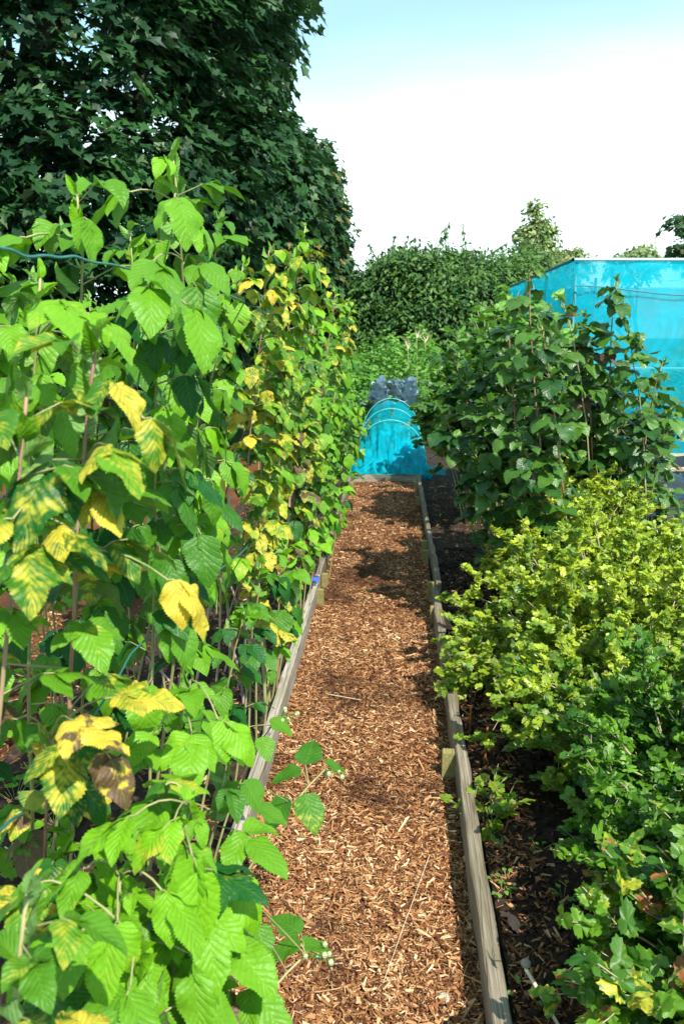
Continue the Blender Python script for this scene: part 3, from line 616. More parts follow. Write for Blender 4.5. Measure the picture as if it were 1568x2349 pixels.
cane('cane with dark green leaves low over the board, half hidden', U(520, 1780, 1.15), (-.46, 1.2), n=12, start=.25, size=.085, lod='hi', droop=45, seed=18, tone=.3, bias=(CAMSIDE, .5), bow=.02)
cane('low green cane at the very bottom of the photo', U(500, 2200, .95), (-.42, 1.0), n=10, start=.15, size=.08, lod='hi', droop=45, seed=19, tone=.6, bias=(CAMSIDE, .4), bow=.02, buds=9)
cane('low green cane between the corner and the lime one', U(150, 1900, .95), (-.58, 1.05), n=12, start=.3, size=.085, lod='hi', droop=40, seed=20, tone=.45, yel=.15, bias=(CAMSIDE, .4), bow=.02)
cane('lime green foreground cane spreading toward the mulch at the bottom', U(420, 2010, .95), (-.40, 1.0), n=14, start=.3, size=.095, lod='hi', droop=35, seed=21, tone=.9, yel=.1, bias=(CAMSIDE, .5), bow=.02,
     extra=[(500, 1990, .95, .10, .08, 0, -30, 50, 1), (470, 2080, .9, .10, .03, 0, -70, 55, .95), (520, 2150, .92, .095, 0, 0, -40, 50, .8), (400, 2230, .88, .10, 0, 0, -90, 55, .85), (560, 2260, .95, .09, 0, 0, -30, 50, .7)])
cane('broad leaved mid green cane filling the bottom edge beside the mulch', U(330, 2160, .8), (-.40, .85), n=12, start=.3, size=.10, lod='hi', droop=40, seed=22, tone=.65, yel=.05, bias=(CAMSIDE, .5), bow=.02,
     extra=[(200, 2130, .78, .10, .1, 0, 215, 40, .7), (300, 2260, .75, .10, 0, 0, -90, 50, .6), (450, 2290, .85, .10, 0, 0, -60, 50, .65), (120, 2020, .8, .10, .2, 0, 200, 40, .35)])
# shoots reaching over the path
def shoot(label, tip, base, seed, leaves, buds=5, tone=.3):
    r = RS(seed); base = np.array([base[0], base[1], 0.0]); tip = np.array(tip)
    t = thing('raspberry_shoot', base, label, 'raspberry shoot', 'raspberry shoots over the path')
    P = bez(base, (base + tip) / 2 + np.array([-.02, 0, .16]), tip, 12); ms = MB(); tube(ms, P, np.linspace(.004, .002, 12), 6)
    lv = Leaves(T_HI)
    for (px, py, Y, L_, azd, droop, tn, ye) in leaves:
        p = U(px, py, Y); j = np.argmin(np.linalg.norm(P - p, axis=1)); tube(ms, bez(P[j], (P[j] + p) / 2 + [0, 0, .008], p, 4), .0013, 4, 1, cap=False)
        h = np.array([math.cos(math.radians(azd)), math.sin(math.radians(azd)), 0]); a = -math.radians(droop)
        d = h * math.cos(a) + np.array([0, 0, math.sin(a)]); n_ = -h * math.sin(a) + np.array([0, 0, math.cos(a)])
        lv.add(p, d, n_, L_, L_ * .74, bend=.35, fold=.2, curl=.1, und=.02, ph=r.rand(), var=(tn, ye, 0))
    ms.build('stem', [M_STEM_GRN, M_STEM_GRN], t); mf = MB(); lv.flush(mf); mf.build('foliage', M_RASP, t)
    for k in range(buds):
        p = P[-1] + np.array([r.uniform(0, .05), r.normal(0, .015), r.uniform(-.02, .03)]); bud(p, r, t, P[-1])
shoot('arching shoot with dark leaves and white buds reaching over the path', U(745, 1765, 1.75), (-.5, 1.5), 31,
      [(700, 1755, 1.75, .085, 80, -25, .2, 0), (690, 1765, 1.72, .075, 200, 10, .25, 0), (660, 1830, 1.7, .09, 225, 35, .22, .05), (700, 1820, 1.72, .095, -60, 45, .3, .3), (745, 1750, 1.8, .06, 10, 20, .35, 0),
       (560, 1790, 1.55, .08, -30, 45, .4, .1), (590, 1850, 1.55, .075, -10, 20, .45, 0)])
shoot('smaller shoot with three dark leaflets low over the path', U(700, 2190, 1.28), (-.44, 1.05), 32,
      [(690, 2140, 1.33, .075, 150, -10, .3, 0), (690, 2165, 1.28, .07, 190, 15, .35, 0), (690, 2165, 1.3, .055, 10, 10, .4, 0), (560, 2050, 1.2, .06, -70, 50, .4, 0), (590, 2120, 1.2, .06, -60, 40, .4, 0)], 6)
shoot('short shoot with pale flower buds beside the bleached board', U(645, 1640, 2.05), (-.52, 2.0), 33,
      [(620, 1650, 2.0, .075, -20, 20, .5, 0), (600, 1690, 1.95, .07, -60, 35, .55, 0), (560, 1670, 1.95, .07, 200, 20, .6, 0), (640, 1650, 2.1, .05, 30, 10, .6, 0)], 7)
# --- yellowing canes, middle distance
MIDC = [
 ('yellow blotched cane with a green tip, second highest in the row', 700, 520, 3.1, -.62, .42, .3, .55), ('strongly yellowed cane with a red stem in the middle of the row', 615, 575, 2.6, -.60, .66, .0, .5),
 ('yellow green cane left of the red stemmed one', 560, 600, 2.45, -.78, .42, .0, .5), ('yellowed cane with brown curled lower leaves', 650, 640, 2.8, -.55, .6, .35, .5),
 ('mottled cane with small yellow leaves beyond the red stem', 735, 610, 3.6, -.65, .4, .0, .5), ('half yellow cane with withered brown leaves at knee height', 620, 820, 2.7, -.5, .62, .4, .55),
 ('green and yellow cane behind the withered leaves', 680, 760, 3.2, -.52, .45, .3, .5), ('cane with pale lime leaves facing the path', 770, 665, 4.3, -.6, .38, .0, .6),
 ('cane with bright yellow leaves against the dark hedge', 800, 690, 4.8, -.58, .55, .0, .55), ('green cane between the yellow ones and the hedge', 790, 760, 5.3, -.5, .15, .0, .6),
 ('cane with dry brown leaves leaning on the lower wire', 700, 930, 3.2, -.5, .5, .6, .45), ('cane with small green leaves hanging beside the path', 770, 900, 4.0, -.48, .15, .1, .6),
 ('dense green cane behind the yellow thicket', 540, 700, 2.4, -.95, .2, 0, .4), ('dark green cane deep between yellow neighbours', 640, 760, 3.2, -.95, .25, 0, .35),
 ('green cane beyond the withered leaves', 720, 740, 3.9, -.9, .2, 0, .45), ('low cane with orange spotted leaf by the tunnel', 812, 930, 5.2, -.42, .3, .1, .6)]
for i, (lab, px, py, Y, bx, ye, br, tn) in enumerate(MIDC):
    cane(lab, U(px, py, Y), (bx, Y + .15), n=38, start=.28, size=.078 if Y < 4 else .075, lod='mid', droop=50, seed=40 + i, tone=tn, yel=ye * .84, brn=br * .8, stem=M_STEM_RED if i % 3 == 1 else M_STEM_GRN, bias=(CAMSIDE, .45), wr=.68, bow=.04)
# --- low bright canes beside the board
LOWC = [('low fresh green cane with a yellow star shaped tip near the board', 705, 1185, 3.5, -.52, .12, .7), ('low cane with large clean green leaves over the left board', 655, 1250, 2.9, -.50, 0, .55),
        ('low dark green cane in front of the bare stems', 600, 1290, 2.6, -.55, 0, .35), ('low bright cane beside the single far left peg', 755, 1120, 4.6, -.5, .1, .7),
        ('low shady cane at the foot of the bare stems', 560, 1400, 2.3, -.62, 0, .25)]
for i, (lab, px, py, Y, bx, ye, tn) in enumerate(LOWC):
    cane(lab, U(px, py, Y), (bx, Y + .05), n=11, start=.35, size=.085, lod='mid', droop=45, seed=70 + i, tone=tn, yel=ye, bias=(CAMSIDE, .5), bow=.02, nleaf=5)
# --- far part of the row
r = RS(5)
for i in range(16):
    Y = 5.4 + i * .26; hgt = 1.62 - .012 * i + r.uniform(-.14, .12) - (.35 if i % 3 == 2 else 0)
    cx = r.uniform(-.62, -.5) + (-.35 if i % 2 else 0)
    cane('mottled raspberry cane crowded into the far half of the row', (cx + .05, Y, hgt), (cx - .05, Y + .1), n=26, start=.12, size=.078, lod='lo', droop=48, seed=80 + i, tone=.55, yel=r.uniform(0, .34), brn=.1 if i % 4 == 0 else 0,
         group='crowded canes of the far half of the row', bias=(CAMSIDE, .5), bow=.03)
# fill inside the near row (dark leaves seen through the gaps)
for i in range(14):
    Y = 1.5 + i * .24; cx = -1.0 - .12 * (i % 3); hgt = 1.75 - .10 * (i % 4) + (0.1 if i < 4 else 0)
    cane('plain green raspberry cane on the shaded inner side of the row', (cx, Y, hgt), (cx, Y + .1), n=22, start=.38, size=.095, lod='mid', droop=50, seed=110 + i, tone=.35, yel=.05 if i > 4 else 0,
         group='canes of the shaded inner side of the row', bias=(CAMSIDE, .4), bow=.04)

# bare stems between the leaves
r = RS(9)
BARE = [(470, 1640, 2.9), (495, 1600, 2.95), (530, 1640, 2.95), (545, 1580, 3.1), (600, 1560, 3.2), (620, 1620, 3.0), (430, 1560, 2.9), (640, 1520, 3.4), (380, 1600, 2.7), (575, 1500, 3.3), (655, 1450, 3.7), (690, 1400, 4.1), (560, 1620, 3.0), (445, 1600, 2.8), (610, 1640, 2.9),
        (710, 1330, 4.6), (735, 1260, 5.2), (330, 1640, 2.5), (630, 1480, 3.5), (515, 1540, 3.2)]
for i, (px, py, _) in enumerate(BARE):
    b0 = G(px, py, 0.02); h = r.uniform(.6, 1.1) if i % 3 else r.uniform(.25, .5); lean = r.normal(0, .10)
    t1 = b0 + np.array([lean + .02, r.normal(.05, .1), h]); mb = MB()
    P = bez(b0, (b0 + t1) / 2 + r.normal(0, .015, 3), t1, 10); P += r.normal(0, .0012, P.shape); tube(mb, P, np.linspace(.0055, .004, 10) * r.uniform(1.0, 1.5), 7)
    o = mb.build('bare_cane', [M_STEM_PUR, M_STEM_DEAD, M_STEM_GRN][i % 3], origin=tuple(b0))
    tag(o, ['purplish bare cane standing under the leaves beside the board', 'pale dry cane stub cut off between the living canes', 'greenish leafless cane rising beside the bleached board'][i % 3], 'bare cane',
        ['purplish bare canes', 'pale cut cane stubs', 'greenish leafless canes'][i % 3])
# wires
def wire(name, label, pts, rad=.0022):
    mb = MB(); P = np.array(pts, float); s = np.linspace(0, len(P) - 1, (len(P) - 1) * 14 + 1)
    Q = np.stack([np.interp(s, np.arange(len(P)), P[:, k]) for k in range(3)], 1); Q[:, 2] += .004 * np.sin(s * 3.7 + 1) + .0015 * np.sin(s * 11)
    tube(mb, Q, rad, 6); return tag(mb.build(name, M_WIRE), label, 'wire', 'green support wires of the raspberry row')
wire('support_wire', 'green plastic coated wire crossing the tallest canes at head height', [U(-60, 560, .95), U(60, 578, 1.05), U(190, 600, 1.25), U(330, 612, 1.6), U(560, 690, 2.4), (-.6, 3.4, 1.6), (-.62, 6, 1.5), (-.62, 9, 1.5)])
wire('support_wire', 'green wire running low through the stems to the bottom left', [U(-60, 1960, .8), U(60, 1850, .95), U(140, 1770, 1.1), U(300, 1500, 1.6), U(500, 1310, 2.3), U(600, 1225, 2.9), (-.62, 6, .75), (-.62, 9, .7)])

# ------------------------------------------------------------------ bushes on the right
def bush(name, label, cat, c, rad, n_br, n_tw, n_lf, L_, T, mat, seed, tone=(.2, .8), yel=(0, .2), zmin=.05, group=None, stem=M_TWIG, brn=0.0, W_=1.0, sprawl=.25, upright=.5, r0=.005, tone_top=0.0, berries=0, brn_p=.1, stemgroup=0):
    r = RS(seed); c = np.array(c, float); rad = np.array(rad, float)
    t = thing(name, (c[0], c[1], 0), label, cat, group); ms = MB(); lv = Leaves(T); nb = 0
    for b in range(n_br):
        a = r.uniform(0, 6.283); zf = r.uniform(-.25, 1) ; ro = math.sqrt(max(0, 1 - zf * zf)) * r.uniform(.72, 1.14)
        tip = c + rad * np.array([ro * math.cos(a), ro * math.sin(a), zf * r.uniform(.78, 1.18)]); tip[2] = max(tip[2], zmin + .05 * r.rand())
        b0 = np.array([c[0] + sprawl * rad[0] * r.normal(0, .6), c[1] + sprawl * rad[1] * r.normal(0, .6), 0.0])
        m = (b0 + tip) / 2; m[2] = max(m[2], tip[2] * .5 + upright * rad[2] * .6)
        P = bez(b0, m, tip, 12); P += r.normal(0, .006, P.shape) * np.linspace(0, 1, 12)[:, None]
        tube(ms, P, np.linspace(r0, r0 * .35, 12), 5)
        for k in range(n_tw):
            f = r.uniform(.3, 1) ** .7; x = f * 11; j = min(int(x), 10); o = P[j] + (P[j + 1] - P[j]) * (x - j)
            ax = nrm(P[j + 1] - P[j]); dr = nrm(ax * .6 + nrm(r.normal(0, 1, 3)) * .8 + np.array([0, 0, .15])); ln = L_ * r.uniform(1.5, 4.5)
            if k == 0: o = P[-2]; dr = nrm(ax + r.normal(0, .2, 3)); ln = L_ * 3
            tube(ms, [o, o + dr * ln * .5 + r.normal(0, .003, 3), o + dr * ln], r0 * .3, 3, cap=False)
            yy = r.uniform(*yel); tw_t = r.uniform(*tone)
            for q in range(n_lf):
                g = r.rand(); p = o + dr * ln * g + r.normal(0, L_ * .12, 3)
                if p[2] < zmin * .5: continue
                out = nrm((p - c) / rad + np.array([0, 0, .25])); az = nrm(nrm(r.normal(0, 1, 3)) * [1, 1, .4] + out * .6)
                nn = nrm(out * .75 + np.array([0.15, -.15, .75]) + r.normal(0, .52, 3))
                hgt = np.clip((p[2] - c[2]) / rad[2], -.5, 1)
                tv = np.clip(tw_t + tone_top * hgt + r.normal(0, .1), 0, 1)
                lv.add(p, az, nn, L_ * r.uniform(.65, 1.15), L_ * W_ * r.uniform(.9, 1.15), bend=r.uniform(.1, .7), fold=r.uniform(0, .25), curl=r.uniform(0, .25), und=.02, ph=r.rand(),
                       var=(tv, np.clip(yy + r.normal(0, .06), 0, 1) if yy > .03 else 0, brn if r.rand() < brn_p else 0))
            if berries and nb < 60 and r.rand() < berries:
                nb += 1; mbk = MB(); ball(mbk, o + dr * ln * .5 - [0, 0, L_ * .4], .0075, 1.15, 0, 7, 5); mbk.build('berry', M_BERRY, t)
    ms.build('stems', stem, t); mf = MB(); N_LEAF[0] += len(lv.R); lv.flush(mf); mf.build('foliage', mat, t)
    return t
GG = 'gooseberry bushes of the right bed'
def at(px, py, z): return G(px, py, z)
bush('gooseberry_bush', 'large sunlit yellow green gooseberry bush filling the middle of the right bed', 'gooseberry bush', (.95, 3.5, .34), (.66, .80, .48), 180, 14, 11, .025, T_GOOSE, M_GOOSE, 201, tone=(.15, 1), yel=(0, .4), group=GG, tone_top=.15, berries=.04)
bush('gooseberry_bush', 'tall yellow gooseberry bush just under the blackberry at the back', 'gooseberry bush', (.96, 4.3, .40), (.46, .5, .54), 110, 13, 10, .027, T_GOOSE_LO, M_GOOSE, 202, tone=(.3, 1), yel=(0, .5), group=GG, tone_top=.15, berries=.02)
bush('gooseberry_bush', 'sprawling gooseberry bush with dark berries over black soil', 'gooseberry bush', (.84, 2.8, .22), (.52, .45, .34), 110, 13, 10, .025, T_GOOSE, M_GOOSE, 203, tone=(.0, .8), yel=(0, .3), group=GG, tone_top=.1, berries=.06)
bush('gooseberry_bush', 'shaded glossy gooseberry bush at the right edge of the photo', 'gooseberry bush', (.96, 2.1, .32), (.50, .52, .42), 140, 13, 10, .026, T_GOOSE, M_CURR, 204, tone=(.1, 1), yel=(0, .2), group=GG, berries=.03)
bush('currant_bush', 'blackcurrant bush with large lobed leaves in the bottom right corner', 'currant bush', (.88, 1.5, .24), (.44, .42, .36), 110, 8, 6, .042, T_CURR, M_CURR, 205, tone=(0, .9), yel=(0, .5), brn=.45, group=None, r0=.006)
bush('gooseberry_seedling', 'small lobed gooseberry sprig overhanging the nearest right board', 'gooseberry sprig', (*G(1085, 1560, .14)[:2], .15), (.11, .14, .10), 9, 5, 5, .030, T_GOOSE, M_GOOSE, 206, tone=(.3, .8), yel=(0, .15), r0=.003)
bush('gooseberry_seedling', 'leafy sprig leaning over the board beside the stout peg', 'gooseberry sprig', (*G(1125, 1840, .12)[:2], .10), (.08, .09, .06), 7, 3, 4, .030, T_GOOSE, M_GOOSE, 207, tone=(.1, .6), yel=(0, .1), r0=.003)
# dark bushy plants further back
bush('currant_bush', 'shaded dark green currant bush beside the far right board', 'currant bush', (.74, 7.0, .92), (.44, .7, .56), 110, 9, 6, .07, T_CURR, M_CURR, 208, tone=(0, .6), yel=(0, .15), stem=M_STEM_GRN, zmin=.35, upright=.8, r0=.007)
bush('blackberry_bush', 'dense dark blackberry growth at the right end of the thicket', 'blackberry bush', (1.24, 5.1, .74), (.42, .45, .58), 50, 8, 5, .078, T_OV, M_BRAM, 210, tone=(0, .9), yel=(0, .1), stem=M_STEM_RED, zmin=.25, upright=.8, r0=.006, W_=.82)
bush('blackberry_bush', 'dense dark blackberry growth in the middle of the thicket', 'blackberry bush', (.98, 5.2, .80), (.46, .5, .62), 60, 8, 5, .078, T_OV, M_BRAM, 211, tone=(0, .8), yel=(0, .1), stem=M_STEM_RED, zmin=.25, upright=.8, r0=.006, W_=.82)
bush('hazel_bush', 'bright green bush rising behind the left flank of the blackberry', 'bush', (1.15, 8.3, 1.0), (.55, .5, .85), 90, 8, 6, .09, T_CURR, M_WEED, 209, tone=(.2, .95), yel=(0, .1), zmin=.3, upright=.8, r0=.007)
# blackberry canes
BR = [('blackberry cane with red young leaves, highest of the thicket', 1215, 610, 4.3, 1.0), ('arching blackberry cane reaching up in front of the net cage', 1415, 640, 4.4, 1.3), ('blackberry cane spreading round leaves toward the camera', 1240, 740, 4.0, .95),
      ('blackberry cane with a pink flower tuft at its end', 1440, 760, 4.4, 1.4), ('blackberry cane leaning right beyond the thicket over the net', 1520, 830, 4.5, 1.5), ('blackberry cane with a toothed tip low at the right edge', 1540, 940, 4.4, 1.5),
      ('leftmost blackberry cane hanging toward the path', 1030, 790, 5.0, .75), ('dark blackberry cane in the heart of the thicket', 1150, 770, 4.6, .95), ('lower blackberry cane above the yellow gooseberries', 1120, 930, 4.2, .85),
      ('blackberry cane at the centre right of the thicket', 1340, 780, 4.7, 1.25), ('shaded blackberry cane behind the others', 1260, 800, 5.2, 1.2), ('blackberry cane with pale undersides turned to the sun', 1100, 850, 4.9, .8),
      ('blackberry cane low before the net cage', 1400, 880, 4.5, 1.35), ('blackberry cane with holes eaten in its leaves', 1290, 880, 4.2, 1.1), ('short blackberry cane over the gooseberries', 1190, 1000, 4.0, .95), ('blackberry cane trailing at thicket left', 1010, 930, 4.8, .72),
      ('low blackberry cane in deep shade at the back', 1340, 960, 4.9, 1.2), ('blackberry cane behind the yellow flowered weed', 1080, 1020, 4.4, .78), ('upright blackberry cane left of the highest one', 1165, 700, 4.5, .9), ('blackberry cane crossing right of the highest one', 1290, 690, 4.4, 1.1),
      ('blackberry cane before the corner post of the cage', 1340, 720, 4.6, 1.2), ('blackberry cane over the left shoulder of the thicket', 1110, 745, 4.8, .85)]
for i, (lab, px, py, Y, bx) in enumerate(BR):
    cane(lab, U(px, py, Y), (bx, Y + .1), name='blackberry_cane', cat='blackberry cane', n=14 if px > 1480 else (24 if py < 720 else 30), start=.22, size=.098, lod='mid', droop=32, seed=300 + i, tone=.55, yel=.1 if i % 4 == 0 else 0.02, brn=.28 if i % 5 == 0 else 0,
         mat=M_BRAM, stem=M_STEM_GRN if i % 2 else M_STEM_RED, group='blackberry canes of the thicket', wr=.8, bias=(-1.9, .45), nleaf=5, rad=.006, bow=.12)

# ------------------------------------------------------------------ yellow flowered weed
def primrose():
    base = G(1135, 1330, .05); t = thing('evening_primrose', base, 'slim weed with yellow flowers and narrow leaves before the gooseberry bush', 'flowering weed')
    ms = MB(); lv = Leaves(T_LO); r = RS(44); fl = []
    for (px, py) in ((1148, 1120), (1080, 1210), (1112, 1135), (1180, 1180)):
        tip = U(px, py, base[1] - .05); P = bez(base, (base + tip) / 2 + [0, 0, .05], tip, 12); tube(ms, P, np.linspace(.004, .002, 12), 5)
        fl.append(P[-1])
        for i in range(34):
            x = r.uniform(2.5, 10.9); j = int(x); o = P[j] + (P[min(j + 1, 11)] - P[j]) * (x - j); a = r.uniform(0, 6.28)
            lv.add(o, (math.cos(a), math.sin(a), .5), (-math.cos(a) * .4, -math.sin(a) * .4, 1), .055 * r.uniform(.6, 1.1), .016, bend=.5, fold=.3, ph=r.rand(), var=(r.uniform(.2, .8), 0, 0))
    ms.build('stem', M_STEM_GRN, t); mf = MB(); lv.flush(mf); mf.build('foliage', M_WEED, t)
    for p in fl[:2]:
        lf = Leaves(T_LO)
        for k in range(4):
            a = k * 1.57; lf.add(p, (math.cos(a) * .7, math.sin(a) * .7, .7), (-math.cos(a), -math.sin(a), 1), .03, .03, bend=-.4, fold=.1, var=(.5, 0, 0))
        mf = MB(); lf.flush(mf); mf.build('flower', M_PETAL, t)
primrose()

# small weeds in the soil
def weed(label, x, y, n, L_, seed, zf, T=T_LO, mat=M_WEED, W_=.6, h=.05):
    r = RS(seed); z = float(zf(np.array([x]), np.array([y]))[0]); t = thing('small_weed', (x, y, z), label, 'weed', 'small weeds'); lv = Leaves(T); ms = MB()
    for i in range(n):
        a = i * 2.4 + r.uniform(-.3, .3); e = r.uniform(.2, 1.0); d = np.array([math.cos(a) * math.cos(e), math.sin(a) * math.cos(e), math.sin(e)])
        p = np.array([x, y, z]) + d * h * r.uniform(.3, 1); tube(ms, [(x, y, z - .01), p], .001, 3, cap=False)
        lv.add(p, d * [1, 1, .2], (0, 0, 1), L_ * r.uniform(.6, 1.2), L_ * W_, bend=.5, var=(r.uniform(.3, .9), 0, 0), ph=r.rand())
    ms.build('stem', M_STEM_GRN, t); mf = MB(); lv.flush(mf); mf.build('foliage', mat, t)
WD = [('tiny green seedling in the black soil beside the nearest board', 1160, 2035), ('lobed seedling low beside the board near the bottom', 1150, 2060), ('seedling under the overhanging currant leaves', 1235, 1945), ('weed seedling with pointed leaves in the shade', 1290, 2080),
      ('small thistle like weed just right of the joint', 1040, 1380), ('small weed at the foot of the bush by the far board', 1030, 1500), ('tiny weed next to the long pale stick', 1210, 2300)]
for i, (lab, px, py) in enumerate(WD):
    g = G(px, py, .05); weed(lab, g[0], g[1], 8, .022, 500 + i, z_bedR)
WL = [('young raspberry sucker left of the pink stem', 30, 1780), ('young raspberry sucker by the lower wire', 120, 1830), ('leafy sucker on the mulch at the left edge', 20, 1640), ('fresh sucker under the yellow leaves', 90, 1540), ('sucker in the shade of the tall canes', 60, 1960), ('small sucker behind the pink stem', 150, 1700)]
for i, (lab, px, py) in enumerate(WL):
    g = G(px, py, .12); weed(lab, g[0], g[1], 12, .07, 520 + i, z_bedL, T=T_MID, mat=M_RASP, W_=.65, h=.12)

# sticks, fallen leaf, stones on the soil and on the mulch
def stick(label, a, b, rad, mat=M_TWINE, name='stick', group=None, sag=.0):
    mb = MB(); a = np.array(a, float); b = np.array(b, float); P = bez(a, (a + b) / 2 + [0, 0, sag], b, 8); tube(mb, P, np.linspace(rad, rad * .7, 8), 6)
    return tag(mb.build(name, mat), label, 'stick', group)
stick('long pale stick with a white knob pointing into the bottom right corner', G(1205, 2222, .13), G(1330, 2440, .06), .0055)
mb = MB(); ball(mb, G(1205, 2210, .14), .013, .8); tag(mb.build('pebble', M_STONE), 'small pale knob shaped stone at the tip of the long stick', 'stone')
stick('thin curved straw lying along the mulch near the bottom', G(985, 1960, .03), G(880, 2250, .03), .0012, sag=.0)
stick('long dry stalk lying across the path beyond the peg', G(750, 1592, .03), G(828, 1606, .03), .0028, M_STEM_DEAD)
stick('rusty stick leaning beside the stout peg', G(1048, 1760, .02), U(1044, 1668, G(1048, 1760, .02)[1] + .06), .004, simple('rusty_stick', (0.3, .1, .03), .8))
stick('short rusty cane stub behind the nearest board', G(1075, 1690, .05), U(1080, 1620, G(1075, 1690, .05)[1]), .005, bpy.data.materials['rusty_stick'])
stick('second rusty stub a hand farther right', G(1110, 1760, .05), U(1117, 1668, G(1110, 1760, .05)[1]), .005, bpy.data.materials['rusty_stick'])
lf = Leaves(T_CURR); g = G(1170, 2100, .08); lf.add(g, (.3, -.8, .1), (0.3, 0, 1), .05, .05, bend=.8, curl=.4, var=(.5, 0, 1)); mf = MB(); lf.flush(mf)
tag(mf.build('fallen_leaf', simple('dead_leaf', (.42, .22, .16), .7)), 'curled pinkish brown fallen leaf on the black soil', 'fallen leaf')
r = RS(61)
for i, (px, py) in enumerate([(1045, 1430), (1038, 1450), (1060, 1415)]):
    mb = MB(); g = G(px, py, .06); ball(mb, (0, 0, 0), .022, .6, 0, 9, 6); mb.V[0] *= r.uniform(.8, 1.25, (len(mb.V[0]), 1)); mb.V[0] += g
    tag(mb.build('stone', M_STONE, smooth=False), 'flat brownish stone on the soil beside the peg pair', 'stone', 'stones beside the peg pair')
mb = MB(); g = G(1018, 2290, .02); ball(mb, (0, 0, 0), .016, .45, 0, 9, 5); mb.V[0] *= [[1, 1.3, 1]]; mb.V[0] += g
tag(mb.build('cut_wood_disc', M_PLANK), 'round pale slice of wood lying in the mulch near the bottom', 'wood slice')

# ------------------------------------------------------------------ netting tunnel, cabbages
def tunnel():
    t = thing('netting_tunnel', (-.1, 10.5, 0), 'low turquoise netting tunnel over hoops at the end of the path', 'netting tunnel')
    cx = G(893, 1100, .03)[0]; R = .43; ys = np.concatenate([np.linspace(9.16, 10.05, 34), np.linspace(10.09, 12.2, 44)]); na = 72; V = []
    r = RS(71)
    for y in ys:
        th = np.linspace(0, math.pi, na)
        if y < 10.06:
            f = (y - 9.16) / .9; h = .05 + .50 * (.55 * f + .45 * math.sin(f * 1.5708)); w = R * (1.02 - .06 * math.sin(f * 3.14)); amp = .055 * (1 - f) + .008
            fold = amp * (np.sin(th * 17 + 3 * f) + .7 * np.sin(th * 29 - 5 * f + 1) + .5 * np.sin(th * 43 + 8 * f)) * np.sin(th) ** .3
            fold += .022 * (1 - f) ** .7 * np.sin(f * 30 + np.sin(th * 5 + 2) * 3) + .03 * (vnoise(th * 9 + 3, np.full(na, f * 9), 1, 77) - .5)
        else:
            f = (y - 10.06) / 2.2; h = .56 + .10 * f - .045 * abs(math.sin((y - 10.06) * math.pi / 1.05)); w = R
            fold = .006 * np.sin(th * 13 + y * 4) + .006 * np.sin(th * 5 - y * 9)
        x = cx + np.cos(th) * (w + fold); z = np.abs(np.sin(th)) ** .85 * (h + fold) + .02 + np.where(np.sin(th) < .05, .01 * r.rand(na), 0)
        V.append(np.stack([x, np.full(na, y) + .3 * fold * (y < 10.06), np.maximum(z, .02)], -1))
    V = np.array(V); n = len(ys); a = (np.arange(n - 1)[:, None] * na + np.arange(na - 1)[None]).ravel()
    mb = MB(); mb.add(V.reshape(-1, 3), np.stack([a, a + 1, a + na + 1, a + na], -1))
    # bunched skirt over the board
    xs = np.linspace(cx - .50, cx + .62, 110); rows = 9; W2 = []
    for k in range(rows):
        f = k / (rows - 1); zz = .095 + .055 * np.abs(np.sin(xs * 24 + f * 3)) * math.sin(f * 3.14) + .03 * np.sin(xs * 61 + f * 5) * math.sin(f * 3.14) + .03 * f
        W2.append(np.stack([xs, 9.10 + .22 * f + .03 * np.sin(xs * 17 + f), zz], -1))
    a = (np.arange(rows - 1)[:, None] * 110 + np.arange(109)[None]).ravel(); mb.add(np.array(W2).reshape(-1, 3), np.stack([a, a + 1, a + 111, a + 110], -1))
    for q in range(26):      # gathered pleats running from the hoop down to the ground
        x0 = cx + r.uniform(-.42, .42); x1 = cx + (x0 - cx) * .35 + r.normal(0, .12); f1 = r.uniform(.35, .95)
        zt = .05 + .42 * f1 * math.sqrt(max(.05, 1 - ((x1 - cx) / .45) ** 2)); P = bez((x0, 9.15, .10), ((x0 + x1) / 2, 9.2 + .35 * f1, .10 + .45 * zt), (x1, 9.16 + .85 * f1, zt + .03), 14)
        wv = np.linspace(.012, .05, 14) * r.uniform(.6, 1.3); nrmv = np.array([r.normal(0, .3), -.5, .8]); A = P + np.stack([wv, wv * 0, wv * .3], 1); B = P - np.stack([wv, wv * 0, -wv * .2], 1); C_ = P + nrmv * .018
        V2 = np.stack([A, C_, B], 1).reshape(-1, 3); V2[:, 2] = np.maximum(V2[:, 2], .09); k_ = (np.arange(13)[:, None] * 3 + np.arange(2)[None]).ravel(); mb.add(V2, np.stack([k_, k_ + 1, k_ + 4, k_ + 3], -1))
    mb.build('net', M_NET2, t)
    for y, h in ((10.06, .575), (11.1, .625), (12.16, .68)):
        th = np.linspace(0, math.pi, 40); P = np.stack([cx + np.cos(th) * (R + .006), np.full(40, y), np.abs(np.sin(th)) ** .85 * (h + .006) + .02], -1)
        m2 = MB(); tube(m2, P, .006, 7); m2.build('hoop', M_HOOP, t)
tunnel()
bush('covered_plant', 'dark seedling plants growing under the turquoise netting tunnel', 'vegetable plant', (-.1, 10.9, .16), (.30, .75, .24), 50, 6, 6, .07, T_LO, M_BRAM, 650, tone=(0, .6), zmin=.05, W_=.7)
